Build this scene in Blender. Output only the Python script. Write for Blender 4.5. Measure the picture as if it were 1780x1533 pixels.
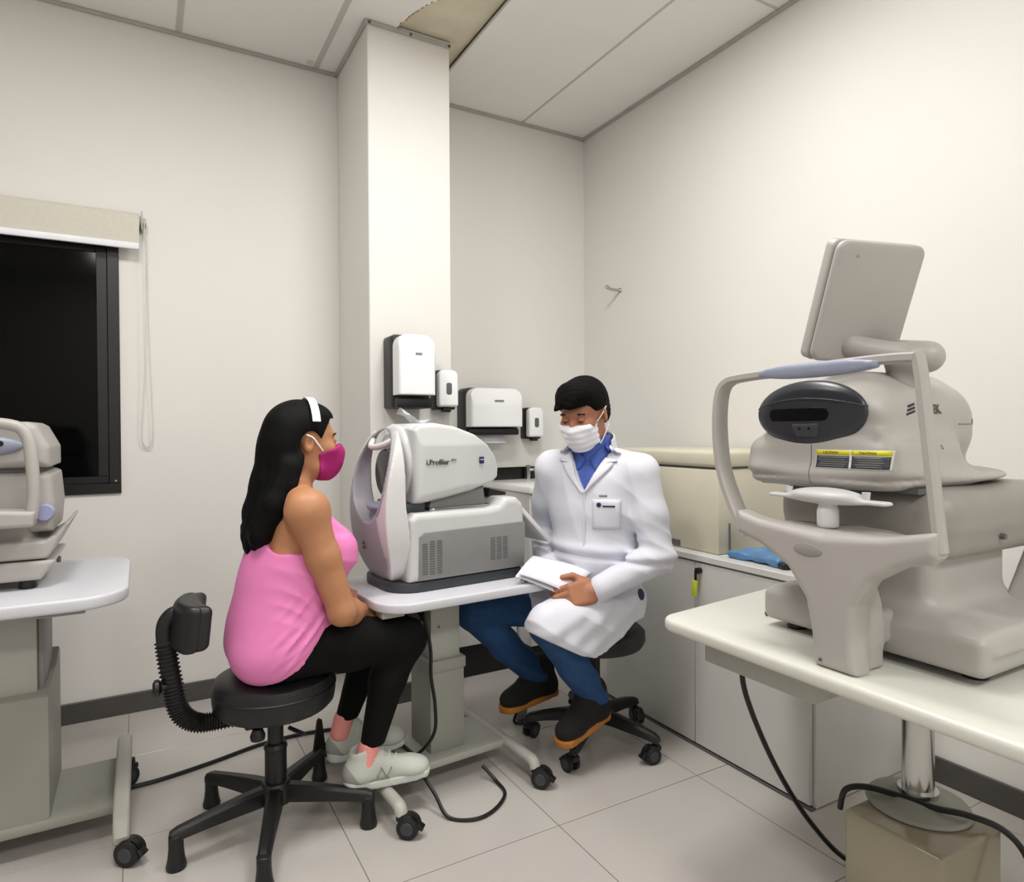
import bpy, bmesh, math, random
import numpy as np
from mathutils import Vector, Matrix
from mathutils.bvhtree import BVHTree

scene = bpy.context.scene
for o in list(bpy.data.objects):
    bpy.data.objects.remove(o)
COL = scene.collection
PI = math.pi
rad = math.radians
random.seed(4)

# ------------------------------------------------------------------ camera
IMG_W, IMG_H = 1780.0, 1533.0
F_PX = 1139.9
CAM_Z = 1.254
YAW, PITCH, ROLL = rad(29.548), rad(-0.607), rad(-0.343)
PP_Y = 759.23
fw = Vector((math.sin(YAW)*math.cos(PITCH), math.cos(YAW)*math.cos(PITCH), math.sin(PITCH)))
rt = Vector((math.cos(YAW), -math.sin(YAW), 0.0))
up = rt.cross(fw)
r2 = rt*math.cos(ROLL) + up*math.sin(ROLL)
u2 = up*math.cos(ROLL) - rt*math.sin(ROLL)
cam_data = bpy.data.cameras.new('camera')
cam_data.sensor_fit = 'HORIZONTAL'
cam_data.sensor_width = 36.0
cam_data.lens = 36.0*F_PX/IMG_W
cam_data.shift_y = (PP_Y - IMG_H/2)/IMG_W
cam_data.clip_start = 0.05
cam = bpy.data.objects.new('camera', cam_data)
COL.objects.link(cam)
m4 = Matrix((r2, u2, -fw)).transposed().to_4x4()
m4.translation = Vector((0, 0, CAM_Z))
cam.matrix_world = m4
scene.camera = cam

# ------------------------------------------------------------------ world (night outside) and exposure
world = bpy.data.worlds.new('night')
scene.world = world
world.use_nodes = True
bg = world.node_tree.nodes['Background']
bg.inputs[0].default_value = (0.004, 0.004, 0.006, 1)
bg.inputs[1].default_value = 1.0
scene.view_settings.view_transform = 'Standard'
scene.view_settings.look = 'None'
scene.view_settings.gamma = 1.0
scene.view_settings.use_curve_mapping = False
scene.view_settings.exposure = 0.0
LIGHT_W = 26.0          # watts of each ceiling panel
LIGHT_SPOTS = [(-0.14, 1.60), (1.22, 1.58), (-0.14, -1.17), (1.22, -1.17)]  # last two are unseen lamps added to even out the wall brightness
CEIL = 3.084
XR, YB = 2.4507, 3.3882   # right wall, back wall
XL, YF = -2.55, -2.20     # left wall, wall behind the camera

# ------------------------------------------------------------------ materials
def lin(c):
    out = []
    for v in c[:3]:
        v = v/255.0
        out.append(v/12.92 if v <= 0.04045 else ((v+0.055)/1.055)**2.4)
    return out

MATS = {}
def mat(name, rgb, rough=0.5, metal=0.0, var=0.05, scale=12.0, bump=0.0, bscale=120.0, spec=0.5,
        trans=0.0, alpha=1.0, emit=None, estr=0.0, coat=0.0, sub=0.0, stretch=None):
    if name in MATS:
        return MATS[name]
    m = bpy.data.materials.new(name)
    m.use_nodes = True
    nt = m.node_tree
    b = nt.nodes['Principled BSDF']
    col = lin(rgb)
    tc = nt.nodes.new('ShaderNodeTexCoord')
    mp = nt.nodes.new('ShaderNodeMapping')
    if stretch:
        mp.inputs['Scale'].default_value = stretch
    nt.links.new(tc.outputs['Object'], mp.inputs[0])
    nz = nt.nodes.new('ShaderNodeTexNoise')
    nz.inputs['Scale'].default_value = scale
    nz.inputs['Detail'].default_value = 4
    nt.links.new(mp.outputs[0], nz.inputs['Vector'])
    rp = nt.nodes.new('ShaderNodeValToRGB')
    rp.color_ramp.elements[0].position = 0.3
    rp.color_ramp.elements[1].position = 0.7
    rp.color_ramp.elements[0].color = [max(0, c*(1-var)) for c in col] + [1]
    rp.color_ramp.elements[1].color = [min(1, c*(1+var)) for c in col] + [1]
    nt.links.new(nz.outputs['Fac'], rp.inputs[0])
    nt.links.new(rp.outputs[0], b.inputs['Base Color'])
    b.inputs['Roughness'].default_value = rough
    b.inputs['Metallic'].default_value = metal
    b.inputs['Specular IOR Level'].default_value = spec
    if trans:
        b.inputs['Transmission Weight'].default_value = trans
    if alpha < 1:
        b.inputs['Alpha'].default_value = alpha
    if coat:
        b.inputs['Coat Weight'].default_value = coat
    if sub:
        b.inputs['Subsurface Weight'].default_value = sub
        b.inputs['Subsurface Radius'].default_value = (0.012, 0.005, 0.003)
        b.inputs['Subsurface Scale'].default_value = 0.6
    if emit:
        b.inputs['Emission Color'].default_value = lin(emit) + [1]
        b.inputs['Emission Strength'].default_value = estr
    if bump:
        n2 = nt.nodes.new('ShaderNodeTexNoise')
        n2.inputs['Scale'].default_value = bscale
        n2.inputs['Detail'].default_value = 3
        nt.links.new(mp.outputs[0], n2.inputs['Vector'])
        bp = nt.nodes.new('ShaderNodeBump')
        bp.inputs['Strength'].default_value = bump
        bp.inputs['Distance'].default_value = 0.004
        nt.links.new(n2.outputs['Fac'], bp.inputs['Height'])
        nt.links.new(bp.outputs[0], b.inputs['Normal'])
    MATS[name] = m
    return m

mat('wall', (225, 223, 219), 0.75, var=0.012, scale=2.0, bump=0.05, bscale=160)
mat('ceiling_panel', (240, 238, 235), 0.9, var=0.015, scale=3, bump=0.08, bscale=220)
mat('ceiling_edge', (176, 172, 164), 0.8)
mat('ceiling_bar', (198, 195, 191), 0.6, var=0.02)
mat('stain_board', (216, 208, 186), 0.9, var=0.08, scale=7)
mat('brown_edge', (160, 120, 62), 0.9, var=0.25, scale=30)
mat('trim_grey', (178, 176, 170), 0.6)
mat('tile', (184, 179, 174), 0.2, var=0.018, scale=4, spec=0.5)
mat('grout', (140, 134, 128), 0.9)
mat('baseboard', (76, 73, 71), 0.45, var=0.06)
mat('black_frame', (14, 14, 17), 0.35, var=0.1)
mat('night_glass', (4, 4, 5), 0.08, var=0.0, spec=0.12)
mat('blind_cloth', (206, 202, 190), 0.85, var=0.03, scale=60, bump=0.15, bscale=300)
mat('blind_bar', (226, 228, 234), 0.4)
mat('bead', (214, 212, 206), 0.4)
mat('white_plastic', (214, 214, 215), 0.32, var=0.015)
mat('gloss_white', (240, 241, 243), 0.18, var=0.01)
mat('black_plastic', (16, 16, 17), 0.42, var=0.12)
mat('dark_rubber', (20, 20, 21), 0.6, var=0.15)
mat('grey_plastic', (130, 130, 130), 0.42, var=0.03)
mat('lilac_grey', (158, 156, 164), 0.42, var=0.03)
mat('mid_white', (200, 201, 202), 0.36, var=0.015)
mat('slate', (56, 60, 66), 0.5, var=0.05)
mat('vent_dark', (92, 92, 92), 0.7)
mat('beige_plastic', (172, 168, 164), 0.42, var=0.02)
mat('beige_dark', (146, 142, 136), 0.45, var=0.02)
mat('navy_shell', (44, 46, 54), 0.32, var=0.08)
mat('lens_black', (4, 4, 5), 0.08)
mat('slot_black', (3, 3, 4), 0.5, spec=0.15)
mat('pad_blue', (140, 146, 166), 0.4, var=0.03)
mat('pad_lilac', (150, 152, 186), 0.4, var=0.03)
mat('table_white', (204, 205, 212), 0.35, var=0.015)
mat('table_cream', (212, 212, 204), 0.35, var=0.015)
mat('frame_cream', (170, 170, 162), 0.45, var=0.02)
mat('frame_grey', (150, 150, 141), 0.45, var=0.02)
mat('chrome', (190, 190, 188), 0.14, 1.0, var=0.02)
mat('taupe_gloss', (150, 142, 122), 0.14, var=0.03, scale=3)
mat('cabinet_white', (206, 205, 202), 0.4, var=0.012)
mat('cabinet_edge', (170, 166, 158), 0.5)
mat('box_beige', (200, 195, 176), 0.4, var=0.015)
mat('counter', (236, 236, 234), 0.25, var=0.01)
mat('granite', (14, 14, 15), 0.2, var=0.3, scale=200)
mat('cable', (10, 10, 10), 0.45)
mat('cable_grey', (150, 150, 148), 0.5)
mat('leather_black', (20, 20, 21), 0.42, var=0.12, bump=0.12, bscale=260)
mat('skin_warm', (180, 126, 90), 0.5, var=0.05, scale=20, sub=0.12)
mat('skin_tan', (166, 110, 82), 0.5, var=0.05, scale=20, sub=0.12)
mat('hair_black', (4, 4, 5), 0.6, var=0.35, scale=60, bump=0.35, bscale=90, stretch=(6, 6, 0.4), spec=0.13)
mat('hair_dark', (6, 5, 5), 0.75, var=0.4, scale=80, bump=0.5, bscale=200, spec=0.12)
mat('pink_cloth', (230, 130, 188), 0.7, var=0.04, scale=8, bump=0.06, bscale=500)
mat('black_cloth', (4, 4, 5), 0.8, var=0.15, spec=0.2)
mat('mask_magenta', (168, 24, 112), 0.75, var=0.06, bump=0.06, bscale=500)
mat('mask_white', (236, 236, 242), 0.75, var=0.01)
mat('band_white', (238, 238, 238), 0.5, var=0.01)
mat('coat_white', (216, 217, 228), 0.75, var=0.012, scale=6, bump=0.05, bscale=450)
mat('shirt_blue', (70, 98, 178), 0.75, var=0.06)
mat('jeans', (26, 66, 110), 0.85, var=0.16, scale=40, bump=0.1, bscale=500)
mat('jeans_dark', (14, 40, 84), 0.85, var=0.16, scale=40)
mat('suede_black', (12, 11, 11), 0.85, var=0.2)
mat('sole_tan', (176, 112, 44), 0.6, var=0.1)
mat('shoe_grey', (150, 152, 146), 0.65, var=0.06, bump=0.1, bscale=300)
mat('shoe_light', (192, 196, 188), 0.6, var=0.05)
mat('shoe_sole', (206, 208, 204), 0.6, var=0.04)
mat('sock_pink', (240, 156, 150), 0.8, var=0.04)
mat('paper', (226, 226, 235), 0.8, var=0.01)
mat('yellow_tag', (214, 226, 60), 0.4, var=0.03)
mat('label_yellow', (214, 206, 28), 0.5, var=0.02)
mat('label_dark', (58, 60, 64), 0.5, var=0.02)
mat('label_white', (220, 220, 218), 0.5, var=0.01)
mat('ink_black', (20, 20, 20), 0.5)
mat('ink_olive', (70, 70, 56), 0.5)
mat('ink_grey', (130, 132, 134), 0.5)
mat('logo_blue', (28, 30, 74), 0.5)
mat('logo_pale', (170, 174, 204), 0.5)
mat('bag_blue', (84, 130, 176), 0.3, var=0.22, scale=15)
mat('bag_black', (18, 20, 24), 0.4, var=0.1)
mat('eye_white', (225, 220, 212), 0.25)
mat('eye_dark', (30, 18, 12), 0.15)
mat('brow_dark', (22, 16, 13), 0.8)
mat('clear_film', (225, 228, 232), 0.15, var=0.0, alpha=0.45)
mat('panel_frame', (235, 235, 235), 0.5)
mat('diffuser', (255, 255, 255), 0.6, emit=(255, 250, 240), estr=6.0)
mat('screen_dark', (48, 66, 66), 0.15)

# ------------------------------------------------------------------ mesh helpers
def mesh_obj(name, verts, faces, material, parent=None, smooth=True, angle=38, origin=None):
    me = bpy.data.meshes.new(name)
    v = [tuple(p) for p in verts]
    if origin is not None:
        v = [(p[0]-origin[0], p[1]-origin[1], p[2]-origin[2]) for p in v]
    me.from_pydata(v, [], [tuple(f) for f in faces])
    me.update()
    if smooth:
        me.shade_smooth()
        if angle is not None:
            me.set_sharp_from_angle(angle=rad(angle))
    me.materials.append(MATS[material])
    o = bpy.data.objects.new(name, me)
    COL.objects.link(o)
    if parent is not None:
        o.parent = parent
    return o

def rotm(rx=0, ry=0, rz=0):
    return Matrix.Rotation(rz, 3, 'Z') @ Matrix.Rotation(ry, 3, 'Y') @ Matrix.Rotation(rx, 3, 'X')

class MB:
    """collects shapes; build() links them as one mesh"""
    def __init__(s):
        s.v = []; s.f = []
    def add(s, verts, faces):
        k = len(s.v)
        s.v += [Vector(p) for p in verts]
        s.f += [[i+k for i in f] for f in faces]
        return s
    def bm(s, b):
        b.verts.index_update()
        s.add([v.co.copy() for v in b.verts], [[v.index for v in f.verts] for f in b.faces])
        b.free()
        return s
    def box(s, c, size, bevel=0.0, R=None, seg=2):
        b = bmesh.new()
        bmesh.ops.create_cube(b, size=1.0)
        for v in b.verts:
            v.co = Vector((v.co.x*size[0], v.co.y*size[1], v.co.z*size[2]))
        if bevel > 0:
            bmesh.ops.bevel(b, geom=list(b.edges), offset=bevel, segments=seg, profile=0.5, affect='EDGES')
        for v in b.verts:
            p = v.co
            if R is not None:
                p = R @ p
            v.co = p + Vector(c)
        return s.bm(b)
    def box2(s, lo, hi, bevel=0.0, seg=2):
        lo = Vector(lo); hi = Vector(hi)
        return s.box((lo+hi)/2, hi-lo, bevel, None, seg)
    def cyl(s, a, b, r1, r2=None, n=20, caps=True):
        a = Vector(a); b = Vector(b)
        r2 = r1 if r2 is None else r2
        return s.tube([a, b], [r1, r2], n, caps)
    def tube(s, pts, r, n=10, caps=True, flat=1.0, ref=None):
        pts = [Vector(p) for p in pts]
        m = len(pts)
        rr = r if isinstance(r, (list, tuple)) else [r]*m
        tang = []
        for i in range(m):
            t = pts[min(i+1, m-1)] - pts[max(i-1, 0)]
            tang.append(t.normalized())
        if ref is None:
            ref = Vector((0, 0, 1)) if abs(tang[0].z) < 0.9 else Vector((1, 0, 0))
        nx = tang[0].cross(Vector(ref)).normalized()
        V = []; F = []
        for i in range(m):
            t = tang[i]
            nx = (nx - t*nx.dot(t))
            nx.normalize()
            ny = t.cross(nx)
            for k in range(n):
                a = 2*PI*k/n
                V.append(pts[i] + nx*math.cos(a)*rr[i] + ny*math.sin(a)*rr[i]*flat)
        for i in range(m-1):
            for k in range(n):
                k2 = (k+1) % n
                F.append([i*n+k, i*n+k2, (i+1)*n+k2, (i+1)*n+k])
        if caps:
            F.append(list(range(n))[::-1])
            F.append([(m-1)*n+k for k in range(n)])
        return s.add(V, F)
    def lathe(s, prof, c=(0, 0, 0), n=28, R=None):
        V = []; F = []
        m = len(prof)
        c = Vector(c)
        for (r, z) in prof:
            for k in range(n):
                a = 2*PI*k/n
                p = Vector((r*math.cos(a), r*math.sin(a), z))
                if R is not None:
                    p = R @ p
                V.append(c+p)
        for i in range(m-1):
            for k in range(n):
                k2 = (k+1) % n
                F.append([i*n+k, i*n+k2, (i+1)*n+k2, (i+1)*n+k])
        F.append(list(range(n))[::-1])
        F.append([(m-1)*n+k for k in range(n)])
        return s.add(V, F)
    def prism(s, poly, d0, d1, axis='z', bevel=0.0, seg=2, R=None, c=(0, 0, 0)):
        """poly of 2-d points extruded along axis"""
        b = bmesh.new()
        def put(p, d):
            if axis == 'z':
                return Vector((p[0], p[1], d))
            if axis == 'x':
                return Vector((d, p[0], p[1]))
            return Vector((p[0], d, p[1]))
        lo = [b.verts.new(put(p, d0)) for p in poly]
        hi = [b.verts.new(put(p, d1)) for p in poly]
        n = len(poly)
        f0 = b.faces.new(lo); f1 = b.faces.new(hi)
        for i in range(n):
            b.faces.new([lo[i], lo[(i+1) % n], hi[(i+1) % n], hi[i]])
        bmesh.ops.recalc_face_normals(b, faces=list(b.faces))
        if bevel > 0:
            ed = [e for e in f0.edges] + [e for e in f1.edges]
            bmesh.ops.bevel(b, geom=ed, offset=bevel, segments=seg, profile=0.5, affect='EDGES')
        for v in b.verts:
            p = v.co
            if R is not None:
                p = R @ p
            v.co = p + Vector(c)
        return s.bm(b)
    def xform(s, R=None, t=(0, 0, 0)):
        t = Vector(t)
        s.v = [((R @ p) if R is not None else p) + t for p in s.v]
        return s
    def build(s, name, material, parent=None, smooth=True, angle=38, origin=None):
        return mesh_obj(name, s.v, s.f, material, parent, smooth, angle, origin)

def rrect(cx, cy, w, h, r, n=6):
    """rounded rectangle outline; r may be one value or four (++,-+,--,+-)"""
    rs = r if isinstance(r, (list, tuple)) else [r]*4
    P = []
    for q, (sx, sy) in enumerate(((1, 1), (-1, 1), (-1, -1), (1, -1))):
        rr = rs[q]
        for k in range(n+1):
            a = PI/2*q + PI/2*k/n
            P.append((cx + sx*(w/2-rr) + rr*math.cos(a), cy + sy*(h/2-rr) + rr*math.sin(a)))
    return P

def smooth_path(pts, sub=8):
    pts = [Vector(p) for p in pts]
    out = []
    n = len(pts)
    for i in range(n-1):
        p0 = pts[max(i-1, 0)]; p1 = pts[i]; p2 = pts[i+1]; p3 = pts[min(i+2, n-1)]
        for k in range(sub):
            t = k/sub
            out.append(0.5*((2*p1) + (p2-p0)*t + (2*p0-5*p1+4*p2-p3)*t*t + (3*p1-p0-3*p2+p3)*t**3))
    out.append(pts[-1])
    return out

def empty(name, loc, label, cat, group=None, rz=0.0):
    o = bpy.data.objects.new(name, None)
    o.empty_display_size = 0.1
    COL.objects.link(o)
    o.location = loc
    o.rotation_euler = (0, 0, rz)
    return tag(o, label, cat, group)

def tag(o, label, cat, group=None):
    o['label'] = label
    o['category'] = cat
    if group:
        o['group'] = group
    return o

def struct(o, label=None):
    o['kind'] = 'structure'
    if label:
        o['label'] = label
    return o

def text_part(name, body, size, material, parent, origin, xdir, ydir, extrude=0.0006, align='LEFT', shear=0.0, bold=0.0):
    """flat lettering as a mesh; xdir reading direction, ydir letter up"""
    cu = bpy.data.curves.new(name, 'FONT')
    cu.body = body
    cu.size = size
    cu.extrude = extrude
    cu.align_x = align
    cu.shear = shear
    cu.resolution_u = 2
    cu.offset = bold
    t = bpy.data.objects.new(name, cu)
    COL.objects.link(t)
    dg = bpy.context.evaluated_depsgraph_get()
    me = bpy.data.meshes.new_from_object(t.evaluated_get(dg))
    bpy.data.objects.remove(t)
    x = Vector(xdir).normalized(); y = Vector(ydir).normalized(); z = x.cross(y)
    for v in me.vertices:
        v.co = Vector(origin) + x*v.co.x + y*v.co.y + z*v.co.z
    me.materials.clear()
    me.materials.append(MATS[material])
    me.name = name
    o = bpy.data.objects.new(name, me)
    COL.objects.link(o)
    o.parent = parent
    return o

# ------------------------------------------------------------------ signed-distance solids and surface nets
class Field:
    def __init__(s, lo, hi, h):
        s.h = h
        s.lo = np.array(lo, float)
        n = np.ceil((np.array(hi)-s.lo)/h).astype(int)+1
        s.n = n
        s.ax = [(s.lo[i] + h*np.arange(n[i])).astype(np.float32) for i in range(3)]
        s.d = np.full(tuple(n), 10.0, np.float32)
    def sl(s, lo, hi):
        i0 = np.clip(np.floor((np.array(lo)-s.lo)/s.h).astype(int), 0, s.n)
        i1 = np.clip(np.ceil((np.array(hi)-s.lo)/s.h).astype(int)+1, 0, s.n)
        S = tuple(slice(a, b) for a, b in zip(i0, i1))
        X = s.ax[0][S[0]][:, None, None]; Y = s.ax[1][S[1]][None, :, None]; Z = s.ax[2][S[2]][None, None, :]
        return S, X, Y, Z
    def all(s):
        return s.ax[0][:, None, None], s.ax[1][None, :, None], s.ax[2][None, None, :]
    def comb(s, S, b, k, op):
        a = s.d[S]
        if a.size == 0:
            return
        if op == 'sub':
            b = -b
            if k <= 0:
                s.d[S] = np.maximum(a, b); return
            hh = np.clip(0.5+0.5*(b-a)/k, 0, 1)
            s.d[S] = a*(1-hh)+b*hh + k*hh*(1-hh); return
        if k <= 0:
            s.d[S] = np.minimum(a, b); return
        hh = np.clip(0.5+0.5*(a-b)/k, 0, 1)
        s.d[S] = a*(1-hh)+b*hh - k*hh*(1-hh)
    def cone(s, a, b, r1, r2=None, k=0.02, op='add'):
        r2 = r1 if r2 is None else r2
        a = np.array(a, float); b = np.array(b, float)
        m = max(r1, r2)+k+3*s.h
        S, X, Y, Z = s.sl(np.minimum(a, b)-m, np.maximum(a, b)+m)
        ba = b-a; L = float(ba@ba) + 1e-9
        t = ((X-a[0])*ba[0]+(Y-a[1])*ba[1]+(Z-a[2])*ba[2])/L
        t = np.clip(t, 0, 1)
        d = np.sqrt((X-a[0]-t*ba[0])**2+(Y-a[1]-t*ba[1])**2+(Z-a[2]-t*ba[2])**2) - (r1+(r2-r1)*t)
        s.comb(S, d.astype(np.float32), k, op)
        return s
    def chain(s, pts, rs, k=0.02):
        for i in range(len(pts)-1):
            s.cone(pts[i], pts[i+1], rs[i], rs[i+1], k)
        return s
    def loc(s, c, R, X, Y, Z):
        x = X-c[0]; y = Y-c[1]; z = Z-c[2]
        if R is None:
            return x, y, z
        R = np.array(R)     # columns are the local axes in world
        return (R[0][0]*x+R[1][0]*y+R[2][0]*z, R[0][1]*x+R[1][1]*y+R[2][1]*z, R[0][2]*x+R[1][2]*y+R[2][2]*z)
    def ell(s, c, r, R=None, k=0.02, op='add'):
        m = (max(r) if R is not None else np.array(r))+k+3*s.h
        S, X, Y, Z = s.sl(np.array(c)-m, np.array(c)+m)
        x, y, z = s.loc(c, R, X, Y, Z)
        k0 = np.sqrt((x/r[0])**2+(y/r[1])**2+(z/r[2])**2)
        k1 = np.sqrt((x/r[0]**2)**2+(y/r[1]**2)**2+(z/r[2]**2)**2)+1e-6
        s.comb(S, (k0*(k0-1)/k1).astype(np.float32), k, op)
        return s
    def box(s, c, half, r=0.01, R=None, k=0.0, op='add'):
        m = (float(np.linalg.norm(half)) if R is not None else np.array(half))+k+3*s.h
        S, X, Y, Z = s.sl(np.array(c)-m, np.array(c)+m)
        x, y, z = s.loc(c, R, X, Y, Z)
        qx = np.abs(x)-(half[0]-r); qy = np.abs(y)-(half[1]-r); qz = np.abs(z)-(half[2]-r)
        d = np.sqrt(np.maximum(qx, 0)**2+np.maximum(qy, 0)**2+np.maximum(qz, 0)**2)+np.minimum(np.maximum(qx, np.maximum(qy, qz)), 0)-r
        s.comb(S, d.astype(np.float32), k, op)
        return s
    def expoly(s, poly, c0, c1, axis, r=0.01, k=0.0, op='add'):
        """polygon (in the two other axes, xyz order) extruded along axis, edges rounded by r"""
        P = np.array(poly, float)
        oth = [i for i in range(3) if i != axis]
        lo = np.zeros(3); hi = np.zeros(3)
        lo[oth[0]], lo[oth[1]] = P.min(0); hi[oth[0]], hi[oth[1]] = P.max(0)
        lo[axis] = c0; hi[axis] = c1
        m = k+3*s.h
        S, X, Y, Z = s.sl(lo-m, hi+m)
        G = [X, Y, Z]
        u = G[oth[0]]; v = G[oth[1]]; w = G[axis]
        d = np.full(np.broadcast(u, v).shape, 1e9)
        sg = np.ones(d.shape)
        n = len(P); j = n-1
        for i in range(n):
            e = P[j]-P[i]
            wx = u-P[i][0]; wy = v-P[i][1]
            t = np.clip((wx*e[0]+wy*e[1])/(e@e+1e-12), 0, 1)
            bx = wx-e[0]*t; by = wy-e[1]*t
            d = np.minimum(d, bx*bx+by*by)
            c1_ = v >= P[i][1]; c2_ = v < P[j][1]; c3_ = e[0]*wy > e[1]*wx
            flip = (c1_ & c2_ & c3_) | (~c1_ & ~c2_ & ~c3_)
            sg = np.where(flip, -sg, sg)
            j = i
        d2 = sg*np.sqrt(d) + r
        dw = np.abs(w-(c0+c1)/2)-(c1-c0)/2 + r
        dd = np.sqrt(np.maximum(d2, 0)**2+np.maximum(dw, 0)**2)+np.minimum(np.maximum(d2, dw), 0)-r
        s.comb(S, dd.astype(np.float32), k, op)
        return s
    def cut(s, f):
        """keep where f(X,Y,Z) <= 0"""
        X, Y, Z = s.all()
        s.d = np.maximum(s.d, np.asarray(f(X, Y, Z), np.float32))
        return s
    def disp(s, f):
        X, Y, Z = s.all()
        s.d = s.d + np.asarray(f(X, Y, Z), np.float32)
        return s
    def mesh(s):
        d = s.d
        d[0], d[-1] = 1, 1; d[:, 0], d[:, -1] = 1, 1; d[:, :, 0], d[:, :, -1] = 1, 1
        ins = d < 0
        c = ins[:-1, :-1, :-1].astype(np.int8)
        tot = np.zeros(c.shape, np.int8)
        for i in (0, 1):
            for j in (0, 1):
                for k in (0, 1):
                    tot += ins[i:ins.shape[0]-1+i, j:ins.shape[1]-1+j, k:ins.shape[2]-1+k]
        act = (tot > 0) & (tot < 8)
        idx = np.full(act.shape, -1, np.int64)
        A = np.argwhere(act)
        idx[act] = np.arange(len(A))
        acc = np.zeros((len(A), 3)); cnt = np.zeros(len(A))
        corners = [(i, j, k) for i in (0, 1) for j in (0, 1) for k in (0, 1)]
        for a in corners:
            for ax in range(3):
                if a[ax]:
                    continue
                b = list(a); b[ax] = 1
                va = d[A[:, 0]+a[0], A[:, 1]+a[1], A[:, 2]+a[2]]
                vb = d[A[:, 0]+b[0], A[:, 1]+b[1], A[:, 2]+b[2]]
                cr = (va < 0) != (vb < 0)
                t = np.where(cr, va/(va-vb+1e-20), 0)
                p = np.tile(np.array(a, float), (len(A), 1))
                p[:, ax] = t
                acc[cr] += p[cr]; cnt[cr] += 1
        V = s.lo + s.h*(A + acc/np.maximum(cnt, 1)[:, None])
        F = []
        for ax in range(3):
            sh = [slice(None)]*3; sh2 = [slice(None)]*3
            sh[ax] = slice(0, -1); sh2[ax] = slice(1, None)
            a = ins[tuple(sh)]; b = ins[tuple(sh2)]
            E = np.argwhere(a != b)
            o1, o2 = [(1, 2), (2, 0), (0, 1)][ax]
            E = E[(E[:, o1] > 0) & (E[:, o2] > 0)]
            fl = a[E[:, 0], E[:, 1], E[:, 2]]
            def q(d1, d2):
                e = E.copy(); e[:, o1] -= d1; e[:, o2] -= d2
                return idx[e[:, 0], e[:, 1], e[:, 2]]
            Q = np.stack([q(1, 1), q(0, 1), q(0, 0), q(1, 0)], 1)
            Q[~fl] = Q[~fl][:, ::-1]
            F.append(Q)
        F = np.concatenate(F)
        F = F[(F >= 0).all(1)]
        return V, F
    def build(s, name, material, parent=None, origin=None, relax=1, angle=None, R=None):
        V, F = s.mesh()
        for _ in range(relax):       # light smoothing against grid steps
            acc = np.zeros_like(V); cnt = np.zeros(len(V))
            for i in range(4):
                a = F[:, i]; b = F[:, (i+1) % 4]
                np.add.at(acc, a, V[b]); np.add.at(cnt, a, 1)
                np.add.at(acc, b, V[a]); np.add.at(cnt, b, 1)
            V = V*0.5 + 0.5*acc/np.maximum(cnt, 1)[:, None]
        if origin is not None:
            V = V-np.array(origin)
        me = bpy.data.meshes.new(name)
        me.vertices.add(len(V)); me.vertices.foreach_set('co', V.astype(np.float32).ravel())
        me.loops.add(F.size); me.loops.foreach_set('vertex_index', F.astype(np.int32).ravel())
        me.polygons.add(len(F)); me.polygons.foreach_set('loop_start', np.arange(0, F.size, 4, dtype=np.int32))
        me.update(calc_edges=True)
        me.validate()
        me.shade_smooth()
        if angle:
            me.set_sharp_from_angle(angle=rad(angle))
        me.materials.append(MATS[material])
        o = bpy.data.objects.new(name, me)
        COL.objects.link(o)
        if parent is not None:
            o.parent = parent
        return o

def sstep(x, a, b):
    t = np.clip((x-a)/(b-a), 0, 1)
    return t*t*(3-2*t)
# ================================================================== the room
# floor of square tiles
fl = struct(MB().box2((XL, YF, -0.06), (XR, YB, -0.0025)).build('floor', 'grout', smooth=False), 'pale glossy porcelain tile floor')
TP = 0.5985
tx0, ty0 = 0.5425, 1.7265
tile_mesh = None
ix0 = math.floor((XL-tx0)/TP); ix1 = math.ceil((XR-tx0)/TP)
iy0 = math.floor((YF-ty0)/TP); iy1 = math.ceil((YB-ty0)/TP)
for i in range(ix0, ix1):
    for j in range(iy0, iy1):
        x0, x1 = max(tx0+i*TP, XL), min(tx0+(i+1)*TP, XR)
        y0, y1 = max(ty0+j*TP, YF), min(ty0+(j+1)*TP, YB)
        if x1-x0 < 0.02 or y1-y0 < 0.02:
            continue
        whole = (x1-x0 > TP-1e-4) and (y1-y0 > TP-1e-4)
        g = 0.0014
        if whole and tile_mesh:
            o = bpy.data.objects.new('tile', tile_mesh); COL.objects.link(o); o.parent = fl
            o.location = ((x0+x1)/2, (y0+y1)/2, 0)
        else:
            w, h = x1-x0-2*g, y1-y0-2*g
            o = MB().box2((-w/2, -h/2, -0.0024), (w/2, h/2, 0.0), 0.0006, 1).build('tile', 'tile', fl, smooth=False)
            o.location = ((x0+x1)/2, (y0+y1)/2, 0)
            if whole:
                tile_mesh = o.data

# walls
T = 0.12
WX0, WX1, WZ0, WZ1 = -1.25, -0.075, 0.985, 2.115      # window opening
mb = MB()
mb.box2((XL-T, YB, 0), (WX0, YB+T, CEIL+0.15)); mb.box2((WX1, YB, 0), (XR+T, YB+T, CEIL+0.15))
mb.box2((WX0, YB, 0), (WX1, YB+T, WZ0)); mb.box2((WX0, YB, WZ1), (WX1, YB+T, CEIL+0.15))
struct(mb.build('wall_back', 'wall', smooth=False), 'off-white painted back wall')
struct(MB().box2((XR, YF, 0), (XR+T, YB, CEIL+0.15)).build('wall_right', 'wall', smooth=False), 'off-white painted right wall')
struct(MB().box2((XL-T, YF, 0), (XL, YB, CEIL+0.15)).build('wall_left', 'wall', smooth=False), 'off-white painted left wall')
struct(MB().box2((XL-T, YF-T, 0), (XR+T, YF, CEIL+0.15)).build('wall_front', 'wall', smooth=False), 'off-white painted wall opposite the window')
PX0, PX1, PY0 = 0.900, 1.300, 2.876
struct(MB().box2((PX0, PY0, 0), (PX1, YB, CEIL+0.02), 0.004, 1).build('wall_pillar', 'wall', smooth=False), 'white square pillar standing against the back wall')

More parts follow.
